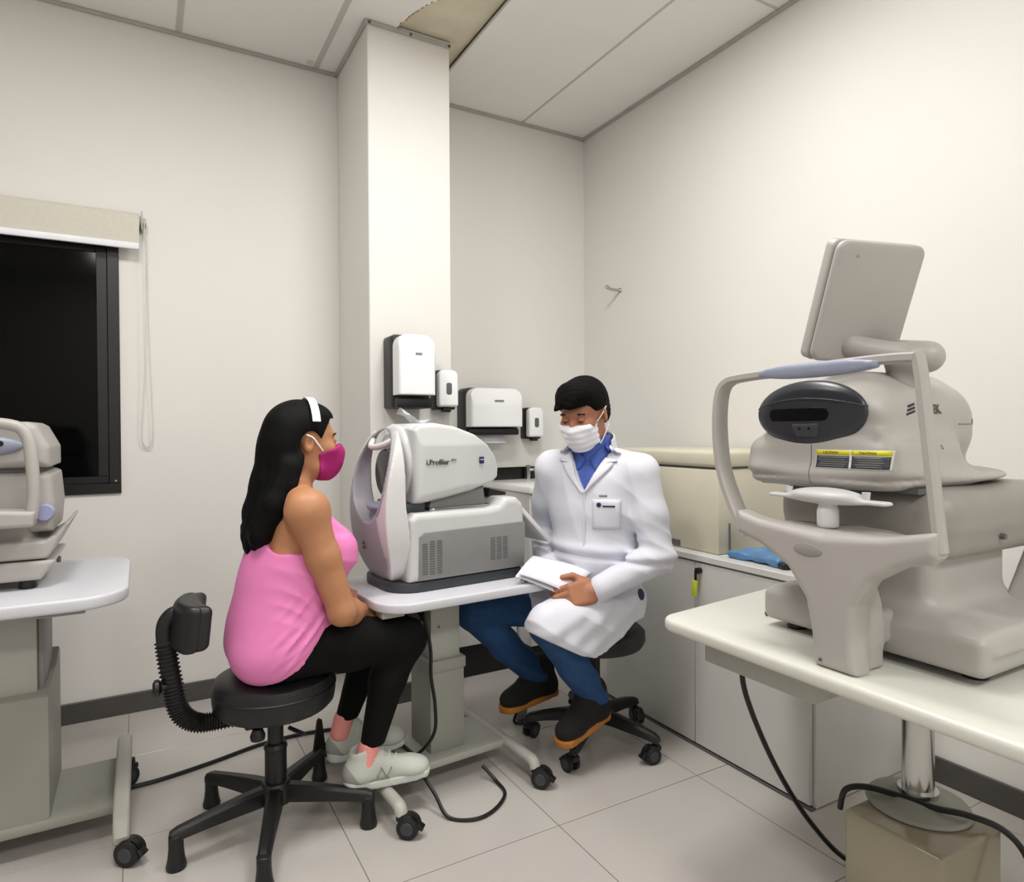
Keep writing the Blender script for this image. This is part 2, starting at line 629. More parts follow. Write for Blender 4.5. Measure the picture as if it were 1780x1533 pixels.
# ceiling: board, panels, bars
cl = struct(MB().box2((XL, YF, CEIL+0.045), (XR, YB, CEIL+0.12)).build('ceiling', 'stain_board', smooth=False), 'suspended ceiling of long white panels')
jx = [-2.26, -1.65, -1.04, -0.44, 0.172, 0.789, 1.387, 1.998]
jy = [-1.79, -0.55, 0.69, 1.93]
xs = [XL]+jx+[XR]; ys = [YF]+jy+[YB]
lights = []
for (lx, ly) in LIGHT_SPOTS:
    lights.append((lx-0.305, ly-0.305, lx+0.305, ly+0.305))
hole = [(1.384, 2.20), (1.384, 3.385), (1.302, 3.385), (1.302, 2.872), (1.045, 2.872),
        (1.035, 2.835), (1.048, 2.79), (1.052, 2.755), (1.066, 2.71), (1.083, 2.67), (1.098, 2.64), (1.122, 2.60), (1.15, 2.56), (1.19, 2.50), (1.21, 2.42), (1.26, 2.34), (1.29, 2.26), (1.34, 2.21)]
for i in range(len(xs)-1):
    for j in range(len(ys)-1):
        x0, x1, y0, y1 = xs[i]+0.003, xs[i+1]-0.003, ys[j]+0.003, ys[j+1]-0.003
        def pan(a, b, c, d):
            if b-a > 0.01 and d-c > 0.01:
                MB().box2((a, c, CEIL), (b, d, CEIL+0.012), 0.0008, 1).build('ceiling_panel', 'ceiling_panel', cl, smooth=False)
        lt = [l for l in lights if l[0] < x1-0.002 and l[2] > x0+0.002 and l[1] < y1-0.002 and l[3] > y0+0.002]
        if lt:
            l = lt[0]
            pan(x0, x1, y0, max(y0, l[1]-0.002)); pan(x0, x1, min(y1, l[3]+0.002), y1)
            pan(x0, min(x1, l[0]-0.002), max(y0, l[1]), min(y1, l[3])); pan(max(x0, l[2]+0.002), x1, max(y0, l[1]), min(y1, l[3]))
            continue
        if abs(xs[i]-0.789) < 1e-3 and j == len(ys)-2:
            # the damaged panel: a torn piece is missing beside the pillar
            P = [(x0, y0), (x1, y0), (x1, 2.20)] + hole[::-1][0:0]
            torn = [(1.384, 2.20), (1.34, 2.21), (1.29, 2.26), (1.26, 2.34), (1.21, 2.42), (1.19, 2.50), (1.15, 2.56), (1.122, 2.60),
                    (1.098, 2.64), (1.083, 2.67), (1.066, 2.71), (1.052, 2.755), (1.048, 2.79), (1.035, 2.835), (1.045, 2.872)]
            P = [(x0, y0), (x1, y0)] + torn + [(0.897, 2.872), (0.897, y1), (x0, y1)]
            MB().prism(P, CEIL, CEIL+0.012).build('ceiling_panel', 'ceiling_panel', cl, smooth=False)
            e = [Vector((p[0]+0.004*math.sin(7*k), p[1]+0.004*math.cos(5*k), CEIL+0.004)) for k, p in enumerate(torn)]
            MB().tube(smooth_path(e, 5), [0.004+0.0022*math.sin(k*1.7) for k in range(len(torn)*5-4)], 6).build('torn_edge', 'brown_edge', cl)
            MB().box2((1.02, 2.18, CEIL+0.018), (1.384, 2.874, CEIL+0.03)).build('plaster_board', 'stain_board', cl, smooth=False)
            MB().box2((1.302, 2.874, CEIL+0.018), (1.384, YB, CEIL+0.03)).build('plaster_board', 'stain_board', cl, smooth=False)
            continue
        pan(x0, x1, y0, y1)
for k, x in enumerate(jx):
    w = 0.0125 if x < 1 else 0.006
    if abs(x-1.387) < 0.01:
        w = 0.0045
    hit_ = [l for l in lights if l[0] < x+w and l[2] > x-w]
    cuts_ = [YF]+[c_ for l in sorted(hit_, key=lambda l: l[1]) for c_ in (l[1], l[3])]+[YB]
    for (a_, b_) in zip(cuts_[0::2], cuts_[1::2]):
        MB().box2((x-w, a_, CEIL-0.0025), (x+w, b_, CEIL+0.004)).build('ceiling_bar', 'ceiling_bar', cl, smooth=False)
for y in jy:
    MB().box2((XL, y-0.006, CEIL-0.002), (XR, y+0.006, CEIL+0.004)).build('ceiling_bar', 'ceiling_bar', cl, smooth=False)
# small square mark beside the bar next to the pillar
MB().box((0.752, 3.335, CEIL-0.003), (0.03, 0.03, 0.006), 0.002).build('fixing_plate', 'stain_board', cl)

# edge trims round the ceiling
def trim(n, a, b, off):
    a = Vector(a); b = Vector(b)
    lo = Vector((min(a.x, b.x), min(a.y, b.y), CEIL-0.016)); hi = Vector((max(a.x, b.x), max(a.y, b.y), CEIL))
    o = Vector(off)
    lo2 = Vector((min(lo.x, lo.x+o.x), min(lo.y, lo.y+o.y), lo.z)); hi2 = Vector((max(hi.x, hi.x+o.x), max(hi.y, hi.y+o.y), hi.z))
    return struct(MB().box2(lo2, hi2, 0.003, 1).build('trim_%d' % n, 'trim_grey'), 'thin grey ceiling edge trim')
trim(1, (XL, YB, 0), (PX0, YB, 0), (0, -0.014, 0))
trim(2, (PX0, PY0, 0), (PX0, YB, 0), (-0.016, 0, 0))
t3 = trim(3, (PX0-0.016, PY0, 0), (PX1, PY0, 0), (0, -0.016, 0))
trim(4, (PX1, YB, 0), (XR, YB, 0), (0, -0.014, 0))
trim(5, (XR, YF, 0), (XR, YB, 0), (-0.014, 0, 0))
for x in (0.905, 1.10, 1.292):
    MB().lathe([(0.0, 0.004), (0.006, 0.003), (0.007, 0), (0.007, -0.004)], (x, PY0-0.018, CEIL-0.012), 10, rotm(rx=PI/2)).build('screw', 'vent_dark', t3)

# baseboards
def bboard(name, lo, hi):
    struct(MB().box2(lo, hi, 0.002, 1).build(name, 'baseboard'), 'dark grey skirting board')
bboard('baseboard_back', (XL, YB-0.013, 0), (PX0, YB, 0.088))
bboard('baseboard_pillar', (PX0-0.013, PY0-0.013, 0), (PX1, PY0, 0.088))
bboard('baseboard_right', (XR-0.013, YF, 0), (XR, YB, 0.088))
bboard('baseboard_left', (XL, YF, 0), (XL+0.013, YB, 0.088))

# window: black frame, dark night panes
wn = struct(MB().box2((WX0, YB-0.012, WZ0), (WX1, YB+0.05, WZ0+0.045), 0.002, 1)
            .box2((WX0, YB-0.012, WZ1-0.045), (WX1, YB+0.05, WZ1), 0.002, 1)
            .box2((WX1-0.045, YB-0.012, WZ0+0.045), (WX1, YB+0.05, WZ1-0.045), 0.002, 1)
            .box2((WX0, YB-0.012, WZ0+0.045), (WX0+0.045, YB+0.05, WZ1-0.045), 0.002, 1)
            .build('window_1', 'black_frame'), 'black framed window with night outside')
MB().box2((WX0+0.045, YB+0.004, WZ0+0.045), (-0.66, YB+0.034, WZ1-0.045)).build('window_pane', 'night_glass', wn, smooth=False)
MB().box2((-0.62, YB+0.004, WZ0+0.075), (WX1-0.085, YB+0.03, WZ1-0.075)).build('window_pane', 'night_glass', wn, smooth=False)
MB().box2((-0.665, YB-0.004, WZ0+0.045), (-0.62, YB+0.04, WZ1-0.045), 0.002, 1).build('window_mullion', 'black_frame', wn)
MB().box2((-0.62, YB-0.002, WZ0+0.045), (WX1-0.045, YB+0.02, WZ0+0.076), 0.002, 1).box2((WX1-0.086, YB-0.002, WZ0+0.076), (WX1-0.045, YB+0.02, WZ1-0.045), 0.002, 1)\
    .box2((-0.62, YB-0.002, WZ1-0.076), (WX1-0.086, YB+0.02, WZ1-0.045), 0.002, 1).build('window_sash', 'black_frame', wn)
MB().cyl((-0.095, YB-0.013, WZ0+0.055), (-0.095, YB-0.010, WZ0+0.055), 0.004, n=8).build('screw', 'chrome', wn)

# ceiling light panels: the room's two lamps, plus a rear pair added as fill
for k, (lx, ly) in enumerate(LIGHT_SPOTS):
    lab = ['square white LED ceiling panel nearer the window', 'square white LED ceiling panel nearer the pillar', 'square white LED ceiling panel added as unseen fill at the rear on the window side', 'square white LED ceiling panel added as unseen fill at the rear on the cabinet side'][k]
    e = empty('ceiling_light', (lx, ly, CEIL), lab, 'light', 'ceiling LED panels')
    fr = MB()
    for (a, b) in (((-0.3, -0.3), (0.3, -0.28)), ((-0.3, 0.28), (0.3, 0.3)), ((-0.3, -0.28), (-0.28, 0.28)), ((0.28, -0.28), (0.3, 0.28))):
        fr.box2((a[0], a[1], -0.008), (b[0], b[1], 0.02))
    fr.build('frame', 'panel_frame', e, smooth=False)
    MB().box2((-0.28, -0.28, 0.001), (0.28, 0.28, 0.012)).build('diffuser', 'diffuser', e, smooth=False)
    ld = bpy.data.lights.new('panel_light', 'AREA')
    ld.shape = 'SQUARE'; ld.size = 0.54
    ld.energy = LIGHT_W
    ld.color = (1.0, 0.985, 0.955)
    lo_ = bpy.data.objects.new('panel_light', ld)
    COL.objects.link(lo_)
    lo_.parent = e
    lo_.location = (0, 0, -0.004)

# ---------------------------------------------------------------- things fixed to the walls
# roller blind
rb = empty('roller_blind', (-0.6, YB, 2.06), 'pale roller blind rolled up over the black window, with bead chain', 'blind')
bx0, bx1 = -1.32+0.6, 0.009+0.6
MB().prism([(-0.02, 0.163), (-0.05, 0.160), (-0.065, 0.145), (-0.068, 0.12), (-0.067, 0.02), (-0.062, 0.02), (-0.062, 0.12), (-0.045, 0.145), (-0.02, 0.150)], bx0, bx1-0.004, 'x').build('fabric', 'blind_cloth', rb)
MB().cyl((bx0, -0.035, 0.125), (bx1, -0.035, 0.125), 0.026, n=20).build('roller', 'blind_cloth', rb)
MB().box2((bx0, -0.073, -0.004), (bx1-0.004, -0.057, 0.024), 0.004).build('bottom_bar', 'blind_bar', rb)
MB().box2((bx1+0.004, -0.075, 0.085), (bx1+0.010, 0.0, 0.165), 0.002).cyl((bx1, -0.035, 0.125), (bx1+0.024, -0.035, 0.125), 0.018, n=16).build('bracket', 'trim_grey', rb)
ch = MB()
pts = smooth_path([(bx1+0.016, -0.052, 0.125), (bx1+0.020, -0.05, -0.1), (bx1+0.012, -0.035, -0.5), (bx1-0.004, -0.02, -0.80), (bx1+0.012, -0.016, -0.868), (bx1+0.034, -0.02, -0.86), (bx1+0.040, -0.02, -0.78), (bx1+0.03, -0.026, -0.45), (bx1+0.024, -0.022, -0.1), (bx1+0.02, -0.018, 0.125)], 14)
ch.tube(pts, 0.0016, 6)
for i in range(0, len(pts), 1):
    ch.box(pts[i], (0.0048, 0.0048, 0.0048), 0.0012, seg=1)
ch.build('bead_chain', 'bead', rb)

def side_poly(d, h, r):
    """profile (depth, height) of a wall dispenser cover with a rounded top front"""
    return [(0, 0), (-d*0.86, 0), (-d, h*0.07), (-d, h*0.70)] + [(-d+r-r*math.cos(a), h-r+r*math.sin(a)) for a in [PI/2*k/6 for k in range(0, 7)]] + [(0, h)]

def towel_dispenser(name, loc, w, h, d, label, towel):
    e = empty(name, loc, label, 'dispenser', 'towel dispensers')
    k = 0.36
    # black housing
    MB().prism(rrect(0, 0.5*h, w, h, [w*0.10, w*0.10, 0.012, 0.012]), -d*0.58, 0, 'y', 0.006).build('housing', 'black_plastic', e)
    # white front cover bulging forward
    f = Field((-w/2-0.02, -d-0.02, h*0.16), (w/2+0.02, -0.01, h+0.03), 0.004)
    f.expoly(rrect(0, 0.565*h, w*0.965, h*0.85, [0.05, 0.05, 0.008, 0.008]), -d, -d*0.46, 1, 0.018)
    f.cut(lambda X, Y, Z: (-Y - d + 0.9*np.maximum(0, Z-(h-0.10))**1.5))
    f.build('front_cover', 'gloss_white', e, relax=1)
    MB().box2((-w*0.46, -d*0.80, 0.0), (w*0.46, -d*0.4, h*0.14), 0.008).build('lower_tray', 'black_plastic', e)
    MB().box((w*0.02, -d-0.0006, h*0.72), (w*0.17, 0.0016, 0.010), 0.0004).build('maker_mark', 'ink_grey', e)
    if towel:
        f = smooth_path(towel, 6)
        V = []
        for p in f:
            V += [p+Vector((-0.075, 0, 0)), p+Vector((0.075, 0, 0))]
        F = [[2*i, 2*i+1, 2*i+3, 2*i+2] for i in range(len(f)-1)]
        o = mesh_obj('paper_towel', V, F, 'paper', e)
        sm = o.modifiers.new('thick', 'SOLIDIFY'); sm.thickness = 0.001
    return e
towel_dispenser('towel_dispenser', (1.050, PY0, 1.352), 0.176, 0.325, 0.205, 'tall white and black towel dispenser on the pillar', None)
towel_dispenser('towel_dispenser', (1.730, YB, 1.225), 0.335, 0.265, 0.185, 'wide white and black towel dispenser on the back wall', [(0, -0.09, 0.02), (0.0, -0.10, -0.01), (0.02, -0.11, -0.045)])

def soap_dispenser(loc, w, h, d, label):
    e = empty('soap_dispenser', loc, label, 'dispenser', 'soap dispensers')
    MB().prism(rrect(0, 0.5*h, w, h, [0.014, 0.014, 0.01, 0.01]), -d*0.6, 0, 'y', 0.004).build('housing', 'black_plastic', e)
    MB().prism(rrect(0, 0.53*h, w*0.98, h*0.93, [0.03, 0.03, 0.012, 0.012]), -d, -d*0.56, 'y', 0.012, 3).build('front_cover', 'gloss_white', e)
    MB().prism(rrect(0, 0.52*h, w*0.28, h*0.30, w*0.10), -d-0.001, -d+0.004, 'y', 0.001).build('level_window', 'vent_dark', e)
    MB().box2((-w*0.2, -d*0.8, -0.012), (w*0.2, -d*0.45, 0.01), 0.004).build('nozzle', 'black_plastic', e)
soap_dispenser((1.240, PY0, 1.350), 0.100, 0.183, 0.105, 'narrow soap dispenser on the pillar right of the tall towel dispenser')
soap_dispenser((2.030, YB, 1.200), 0.104, 0.185, 0.105, 'narrow soap dispenser on the back wall right of the wide towel dispenser')

# wall hook
hk = empty('wall_hook', (XR, 3.03, 2.065), 'small metal peg hook on the right wall', 'hook')
MB().lathe([(0.0, 0.004), (0.014, 0.004), (0.016, 0.0), (0.016, -0.004)], (-0.004, 0, 0), 20, rotm(ry=-PI/2)).build('wall_plate', 'chrome', hk)
MB().tube(smooth_path([(-0.002, 0, 0), (-0.05, 0, 0), (-0.082, 0, 0.004), (-0.092, 0, 0.010)], 5), [0.009]*10+[0.010]*6, 14).build('peg', 'chrome', hk)
MB().lathe([(0.0, 0.012), (0.009, 0.010), (0.013, 0.004), (0.013, -0.004), (0.006, -0.008)], (-0.094, 0, 0.010), 16, rotm(ry=-PI/2)).build('knob_end', 'chrome', hk)

# sink counter in the corner with dark splashback and tap
sc = empty('sink_cabinet', (2.09, 3.13, 0), 'white sink cabinet in the back corner under the wide towel dispenser', 'cabinet')
MB().box2((-0.36, -0.26, 0.14), (0.355, 0.255, 0.925), 0.003, 1).build('body', 'cabinet_white', sc)
MB().box2((-0.37, -0.28, 0.927), (0.358, 0.257, 0.962), 0.006).build('worktop', 'counter', sc)
MB().box2((-0.37, 0.236, 0.964), (0.358, 0.256, 1.034), 0.002, 1).build('splashback', 'granite', sc)
MB().box2((-0.34, -0.14, 0.0), (0.355, 0.255, 0.138)).build('plinth', 'black_frame', sc, smooth=False)
mb = MB().cyl((-0.09, 0.205, 0.962), (-0.09, 0.205, 1.03), 0.013, n=14)
mb.tube(smooth_path([(-0.09, 0.205, 1.015), (-0.05, 0.17, 1.020), (0.0, 0.10, 1.012)], 5), 0.009, 10)
mb.cyl((-0.09, 0.205, 1.03), (-0.09, 0.205, 1.045), 0.016, n=14)
mb.build('tap', 'chrome', sc)
lc = empty('low_cabinet', (1.515, 3.19, 0), 'low white cabinet on black plinth between pillar and sink', 'cabinet')
MB().box2((-0.205, -0.20, 0.16), (0.205, 0.195, 0.80), 0.003, 1).build('body', 'cabinet_white', lc)
MB().box2((-0.205, -0.19, 0.0), (0.205, 0.195, 0.158)).build('plinth', 'black_frame', lc, smooth=False)
MB().box2((-0.205, -0.21, 0.802), (0.205, 0.195, 0.83), 0.003, 1).build('worktop', 'counter', lc)

# long low cabinet along the right wall
cb = empty('storage_cabinet', (2.18, 1.91, 0), 'long low white cabinet along the right wall with key in its door', 'cabinet')
cy0, cy1 = 1.372-1.91, 2.46-1.91
MB().box2((-0.262, cy0, 0.004), (0.262, cy1, 0.735)).build('carcass', 'cabinet_white', cb, smooth=False)
for (a, b) in ((cy0+0.012, -0.016), (-0.013, cy1-0.002)):
    dr = MB().box2((-0.280, a, 0.012), (-0.263, b, 0.728), 0.0015, 1).build('door', 'cabinet_white', cb)
    if b < 0:
        lk = MB().lathe([(0.0, 0.020), (0.012, 0.020), (0.012, 0.0)], (-0.280, -0.045, 0.700), 14, rotm(ry=-PI/2)).build('lock', 'black_plastic', dr)
        MB().box2((-0.306, -0.050, 0.655), (-0.302, -0.038, 0.700), 0.001).build('key', 'black_plastic', dr)
        MB().box((-0.304, -0.038, 0.632), (0.006, 0.026, 0.066), 0.003, rotm(rx=0.08)).build('key_tag', 'yellow_tag', dr)['label'] = 'yellow plastic key tag'
MB().box2((-0.286, cy0-0.004, 0.736), (0.265, cy1, 0.760), 0.002, 1).build('top', 'cabinet_white', cb)
MB().box2((-0.286, cy0, 0.0), (-0.264, cy1, 0.006)).build('floor_strip', 'vent_dark', cb, smooth=False)

# beige lidded unit on the cabinet
bb = empty('storage_box', (2.19, 2.19, 0.7605), 'large cream lidded box standing on the white cabinet', 'box')
MB().box2((-0.235, -0.368, 0.0), (0.235, 0.30, 0.332), 0.006).build('body', 'box_beige', bb)
MB().box2((-0.240, -0.373, 0.340), (0.240, 0.305, 0.405), 0.016, 3).build('lid', 'box_beige', bb)
MB().box2((-0.22, -0.355, 0.331), (0.22, 0.29, 0.342)).build('seal', 'vent_dark', bb, smooth=False)
MB().box2((-0.238, -0.16, 0.006), (-0.2345, 0.20, 0.030)).build('foot_grille', 'vent_dark', bb, smooth=False)
MB().box2((-0.18, -0.3745, 0.0), (-0.176, -0.368, 0.12)).build('seam', 'vent_dark', bb, smooth=False)

# blue packet and dark pouches on the cabinet top
bp = empty('plastic_packet', (2.03, 1.655, 0.7605), 'flat blue plastic packet on the white cabinet beside the cream box', 'packet')
f = Field((-0.10, -0.14, -0.01), (0.12, 0.14, 0.06), 0.004)
f.box((0, 0, 0.015), (0.08, 0.12, 0.014), 0.012)
f.disp(lambda X, Y, Z: 0.004*np.sin(60*X+30*Y)+0.003*np.sin(80*Y))
f.cut(lambda X, Y, Z: 0.0-Z)
f.build('pouch', 'bag_blue', bp)
tag(MB().box((2.185, 1.64, 0.7605+0.036), (0.11, 0.15, 0.07), 0.02, rotm(rz=0.2), 3).build('black_case', 'bag_black'), 'black soft case behind the blue packet on the cabinet', 'case')
tag(MB().box((1.975, 1.545, 0.7605+0.012), (0.055, 0.09, 0.022), 0.009, rotm(rz=-0.3), 3).build('eyeglass_case', 'bag_black'), 'small black case at the cabinet front edge by the blue packet', 'case')
# ================================================================== tables and stools
def caster(parent_mbs, x, y, top, rz, r=0.034, twin=True):
    """adds a black caster: stem/fork and wheels; returns (fork MB, wheel MB, rim MB) in local coords"""
    R = rotm(rz=rz)
    fk = MB(); wh = []; rm = []
    off = R @ Vector((-0.022, 0, 0))
    c = Vector((x, y, r)) + off
    fk.cyl((x, y, top), (x, y, r*1.6), 0.011, n=10)
    hood = [(-r*1.02*math.cos(a), r*1.02*math.sin(a)) for a in [PI*(-0.12+1.0*k/8) for k in range(9)]]
    fk.prism([(p[0], p[1]) for p in hood] + [(0.0, -0.004)], -0.008, 0.008, 'y', 0.0, R=R, c=c)
    fk.box(Vector((x, y, r*1.75)) + off*0.4, (0.05, 0.034, 0.022), 0.007, R)
    fk.box(c + R @ Vector((-0.034, 0, 0.004)), (0.032, 0.030, 0.010), 0.003, R @ rotm(ry=-0.6))
    ax = R @ Vector((0, 1, 0))
    for s in (-1, 1):
        a = c + ax*(s*0.010); b = c + ax*(s*0.024)
        wh.append(MB().tube([a, a+ax*(s*0.002), b-ax*(s*0.002), b], [r*0.9, r, r, r*0.9], 22))
        rm.append(MB().tube([b-ax*(s*0.001), b+ax*(s*0.0014)], [r*0.62, r*0.56], 18))
    return fk, wh, rm

def add_caster(e, x, y, top, rz, r=0.034):
    fk, wh, rm = caster(None, x, y, top, rz, r)
    c = fk.build('caster', 'black_plastic', e)
    for w_ in wh:
        w_.build('wheel', 'dark_rubber', c)
    for h_ in rm:
        h_.build('hub_cap', 'slate', c)

# ---------- table carrying the grey profiling machine
RZ = rad(4.0)
mt = empty('instrument_table', (0.955, 2.255, 0), 'small white lifting table on casters between the woman and the man', 'table', rz=RZ)
MB().prism(rrect(0.015, -0.015, 0.665, 0.50, [0.06, 0.11, 0.11, 0.06], 8), 0.668, 0.700, 'z', 0.007, 3).build('tabletop', 'table_white', mt)
MB().box2((-0.24, -0.16, 0.640), (0.24, 0.16, 0.667), 0.004).build('top_bracket', 'frame_cream', mt)
MB().box2((-0.30, -0.20, 0.645), (-0.22, -0.14, 0.667), 0.004).build('bracket_end', 'frame_cream', mt)
MB().box2((-0.062, -0.068, 0.36), (0.056, 0.068, 0.640), 0.004).build('column', 'frame_cream', mt)
MB().cyl((-0.03, -0.069, 0.545), (-0.03, -0.071, 0.545), 0.004, n=8).build('screw', 'vent_dark', mt)
MB().box2((-0.072, -0.082, 0.098), (0.066, 0.082, 0.405), 0.004).box2((-0.078, -0.088, 0.385), (0.072, 0.088, 0.428), 0.006).build('column_housing', 'frame_grey', mt)
MB().box2((-0.27, -0.13, 0.070), (0.21, 0.12, 0.098), 0.006).build('base_plate', 'frame_cream', mt)
for sx in (-1, 1):
    x = -0.285 if sx < 0 else 0.225
    pts = smooth_path([(x, 0.30, 0.070), (x, 0.285, 0.078), (x, 0.20, 0.082), (x, -0.15, 0.083), (x, -0.262, 0.084), (x, -0.295, 0.080), (x, -0.308, 0.060)], 6)
    b = MB().tube(pts, 0.021, 12, flat=0.85).build('foot_bar', 'frame_cream', mt)
add_caster(mt, -0.285, -0.310, 0.075, 2.4)
add_caster(mt, 0.225, -0.310, 0.075, 2.2)
add_caster(mt, -0.285, 0.295, 0.075, 0.5)
add_caster(mt, 0.225, 0.295, 0.075, 0.7)
MB().box2((-0.135, -0.03, 0.56), (-0.065, 0.05, 0.64), 0.01).build('control_box', 'black_plastic', mt)

# ---------- table at the left picture edge
ltb = empty('instrument_table', (-0.50, 2.50, 0), 'wide pale blue-white table on grey pedestal at the left edge', 'table')
MB().prism(rrect(0.0, 0.035, 0.93, 0.70, 0.13, 8), 0.752, 0.790, 'z', 0.009, 3).build('tabletop', 'table_white', ltb)
MB().box2((0.24, -0.30, 0.743), (0.36, -0.24, 0.7515), 0.003).build('pull_plate', 'grey_plastic', ltb)
MB().box2((-0.22, -0.10, 0.40), (0.225, 0.16, 0.751), 0.006).build('column', 'frame_cream', ltb)
MB().box2((0.226, -0.085, 0.40), (0.240, 0.14, 0.750), 0.003).build('column_rail', 'grey_plastic', ltb)
MB().box2((0.10, -0.106, 0.42), (0.106, -0.0995, 0.74)).build('column_seam', 'grey_plastic', ltb, smooth=False)
MB().prism([(-0.13, 0.105), (-0.13, 0.47), (-0.118, 0.478), (0.10, 0.50), (0.19, 0.53), (0.20, 0.52), (0.20, 0.105)], -0.25, 0.255, 'x', 0.006).build('column_housing', 'frame_grey', ltb)
MB().box2((-0.40, -0.14, 0.075), (0.42, 0.20, 0.105), 0.006).build('base_plate', 'frame_grey', ltb)
for sx in (-1, 1):
    x = 0.44*sx
    MB().prism([(-0.30, 0.062), (-0.308, 0.085), (-0.285, 0.125), (-0.20, 0.150), (0.05, 0.165), (0.24, 0.155), (0.40, 0.10), (0.405, 0.075), (0.30, 0.085), (0.0, 0.095), (-0.2, 0.090), (-0.262, 0.075), (-0.27, 0.062)], x-0.022, x+0.022, 'x', 0.010, 3).build('foot_bar', 'frame_cream', ltb)
    add_caster(ltb, x+0.004, -0.287, 0.075, 2.5, 0.036)
    add_caster(ltb, x+0.022, 0.20, 0.09, 0.6, 0.036)

# ---------- table carrying the big retinal camera
RTX, RTY = 1.70, 0.93
rtb = empty('instrument_table', (RTX, RTY, 0), 'large cream table on a chrome pole at the right', 'table')
MB().prism([(p[0], p[1]+(0.13*(p[0]+0.42) if p[1] > 0 else 0)) for p in rrect(-0.1175, -0.03, 0.605, 1.04, 0.05, 7)], 0.684, 0.720, 'z', 0.012, 3).build('tabletop', 'table_cream', rtb)
MB().box2((-0.345, 0.045, 0.610), (-0.235, 0.385, 0.6835), 0.004).build('under_drawer', 'frame_cream', rtb)
MB().box2((-0.20, -0.40, 0.655), (0.13, 0.40, 0.6835), 0.004).build('top_frame', 'frame_grey', rtb)
MB().cyl((0.0, 0.0, 0.300), (0.0, 0.0, 0.655), 0.036, n=36).cyl((0, 0, 0.31), (0, 0, 0.345), 0.046, n=36).build('pole', 'chrome', rtb)
MB().lathe([(0.112, 0.302), (0.118, 0.305), (0.112, 0.313), (0.075, 0.318), (0.060, 0.330), (0.040, 0.334)], (0, 0, 0), 40).build('flange', 'frame_grey', rtb)
MB().box2((-0.175, -0.150, 0.0), (0.085, 0.085, 0.301), 0.012, 3).build('pedestal_box', 'taupe_gloss', rtb)

# ---------- the woman's stool
ws = empty('swivel_stool', (0.362, 2.165, 0), 'black swivel stool with padded backrest arm under the woman', 'stool')
MB().lathe([(0.0, 0.385), (0.12, 0.385), (0.168, 0.392), (0.180, 0.405), (0.184, 0.43), (0.184, 0.462), (0.176, 0.488), (0.155, 0.499), (0.10, 0.503), (0.0, 0.503)], n=48).build('seat', 'leather_black', ws)
MB().lathe([(0.183, 0.450), (0.187, 0.453), (0.187, 0.457), (0.183, 0.460)], n=48).build('seat_piping', 'leather_black', ws)
MB().box((0, 0, 0.372), (0.20, 0.16, 0.028), 0.008).build('seat_plate', 'black_plastic', ws)
MB().cyl((0, 0, 0.19), (0, 0, 0.372), 0.024, n=24).cyl((0, 0, 0.10), (0, 0, 0.262), 0.033, n=24).lathe([(0.033, 0.255), (0.036, 0.258), (0.034, 0.268), (0.026, 0.275)], n=24).build('column', 'black_plastic', ws)
MB().lathe([(0.03, 0.085), (0.05, 0.09), (0.052, 0.13), (0.040, 0.152), (0.03, 0.155)], n=24).build('hub', 'black_plastic', ws)
WS_ANG = [191, 125, 50, -28, -106]
for a in WS_ANG:
    ca, sa = math.cos(rad(a)), math.sin(rad(a))
    d = Vector((ca, sa, 0)); n = Vector((-sa, ca, 0))
    V = []; F = []
    st = [(0.03, 0.027, 0.095, 0.145), (0.10, 0.024, 0.093, 0.140), (0.20, 0.020, 0.090, 0.128), (0.285, 0.018, 0.085, 0.116), (0.305, 0.016, 0.083, 0.108)]
    for (r, w, z0, z1) in st:
        V += [d*r+n*w+Vector((0, 0, z0)), d*r+n*w*0.9+Vector((0, 0, z1-0.008)), d*r+n*w*0.5+Vector((0, 0, z1)), d*r-n*w*0.5+Vector((0, 0, z1)), d*r-n*w*0.9+Vector((0, 0, z1-0.008)), d*r-n*w+Vector((0, 0, z0))]
    for i in range(len(st)-1):
        for k in range(6):
            F.append([6*i+k, 6*i+(k+1) % 6, 6*(i+1)+(k+1) % 6, 6*(i+1)+k])
    F.append([0, 1, 2, 3, 4, 5][::-1]); F.append([6*(len(st)-1)+k for k in range(6)])
    lg = mesh_obj('leg', V, F, 'black_plastic', ws)
    MB().lathe([(0.0, 0.0), (0.026, 0.0), (0.028, 0.008), (0.023, 0.03), (0.020, 0.06), (0.020, 0.095), (0.010, 0.10)], d*0.290, 20).build('glide_foot', 'black_plastic', lg)
_a = rad(50)
MB().prism([(-0.026, 0.100), (0.026, 0.100), (0.010, 0.215), (0.0, 0.222), (-0.008, 0.215)], -0.006, 0.006, 'y', 0.003, R=rotm(rz=0.35), c=(0.290*math.cos(_a), 0.290*math.sin(_a), 0)).build('tilt_lever', 'black_plastic', ws)
# height lever and adjusting knob under the seat
MB().cyl((0.02, -0.12, 0.36), (0.05, -0.19, 0.362), 0.006, n=8).lathe([(0.0, -0.014), (0.020, -0.012), (0.022, 0.0), (0.014, 0.02), (0.0, 0.022)], (-0.07, -0.12, 0.358), 16).build('lever', 'black_plastic', ws)
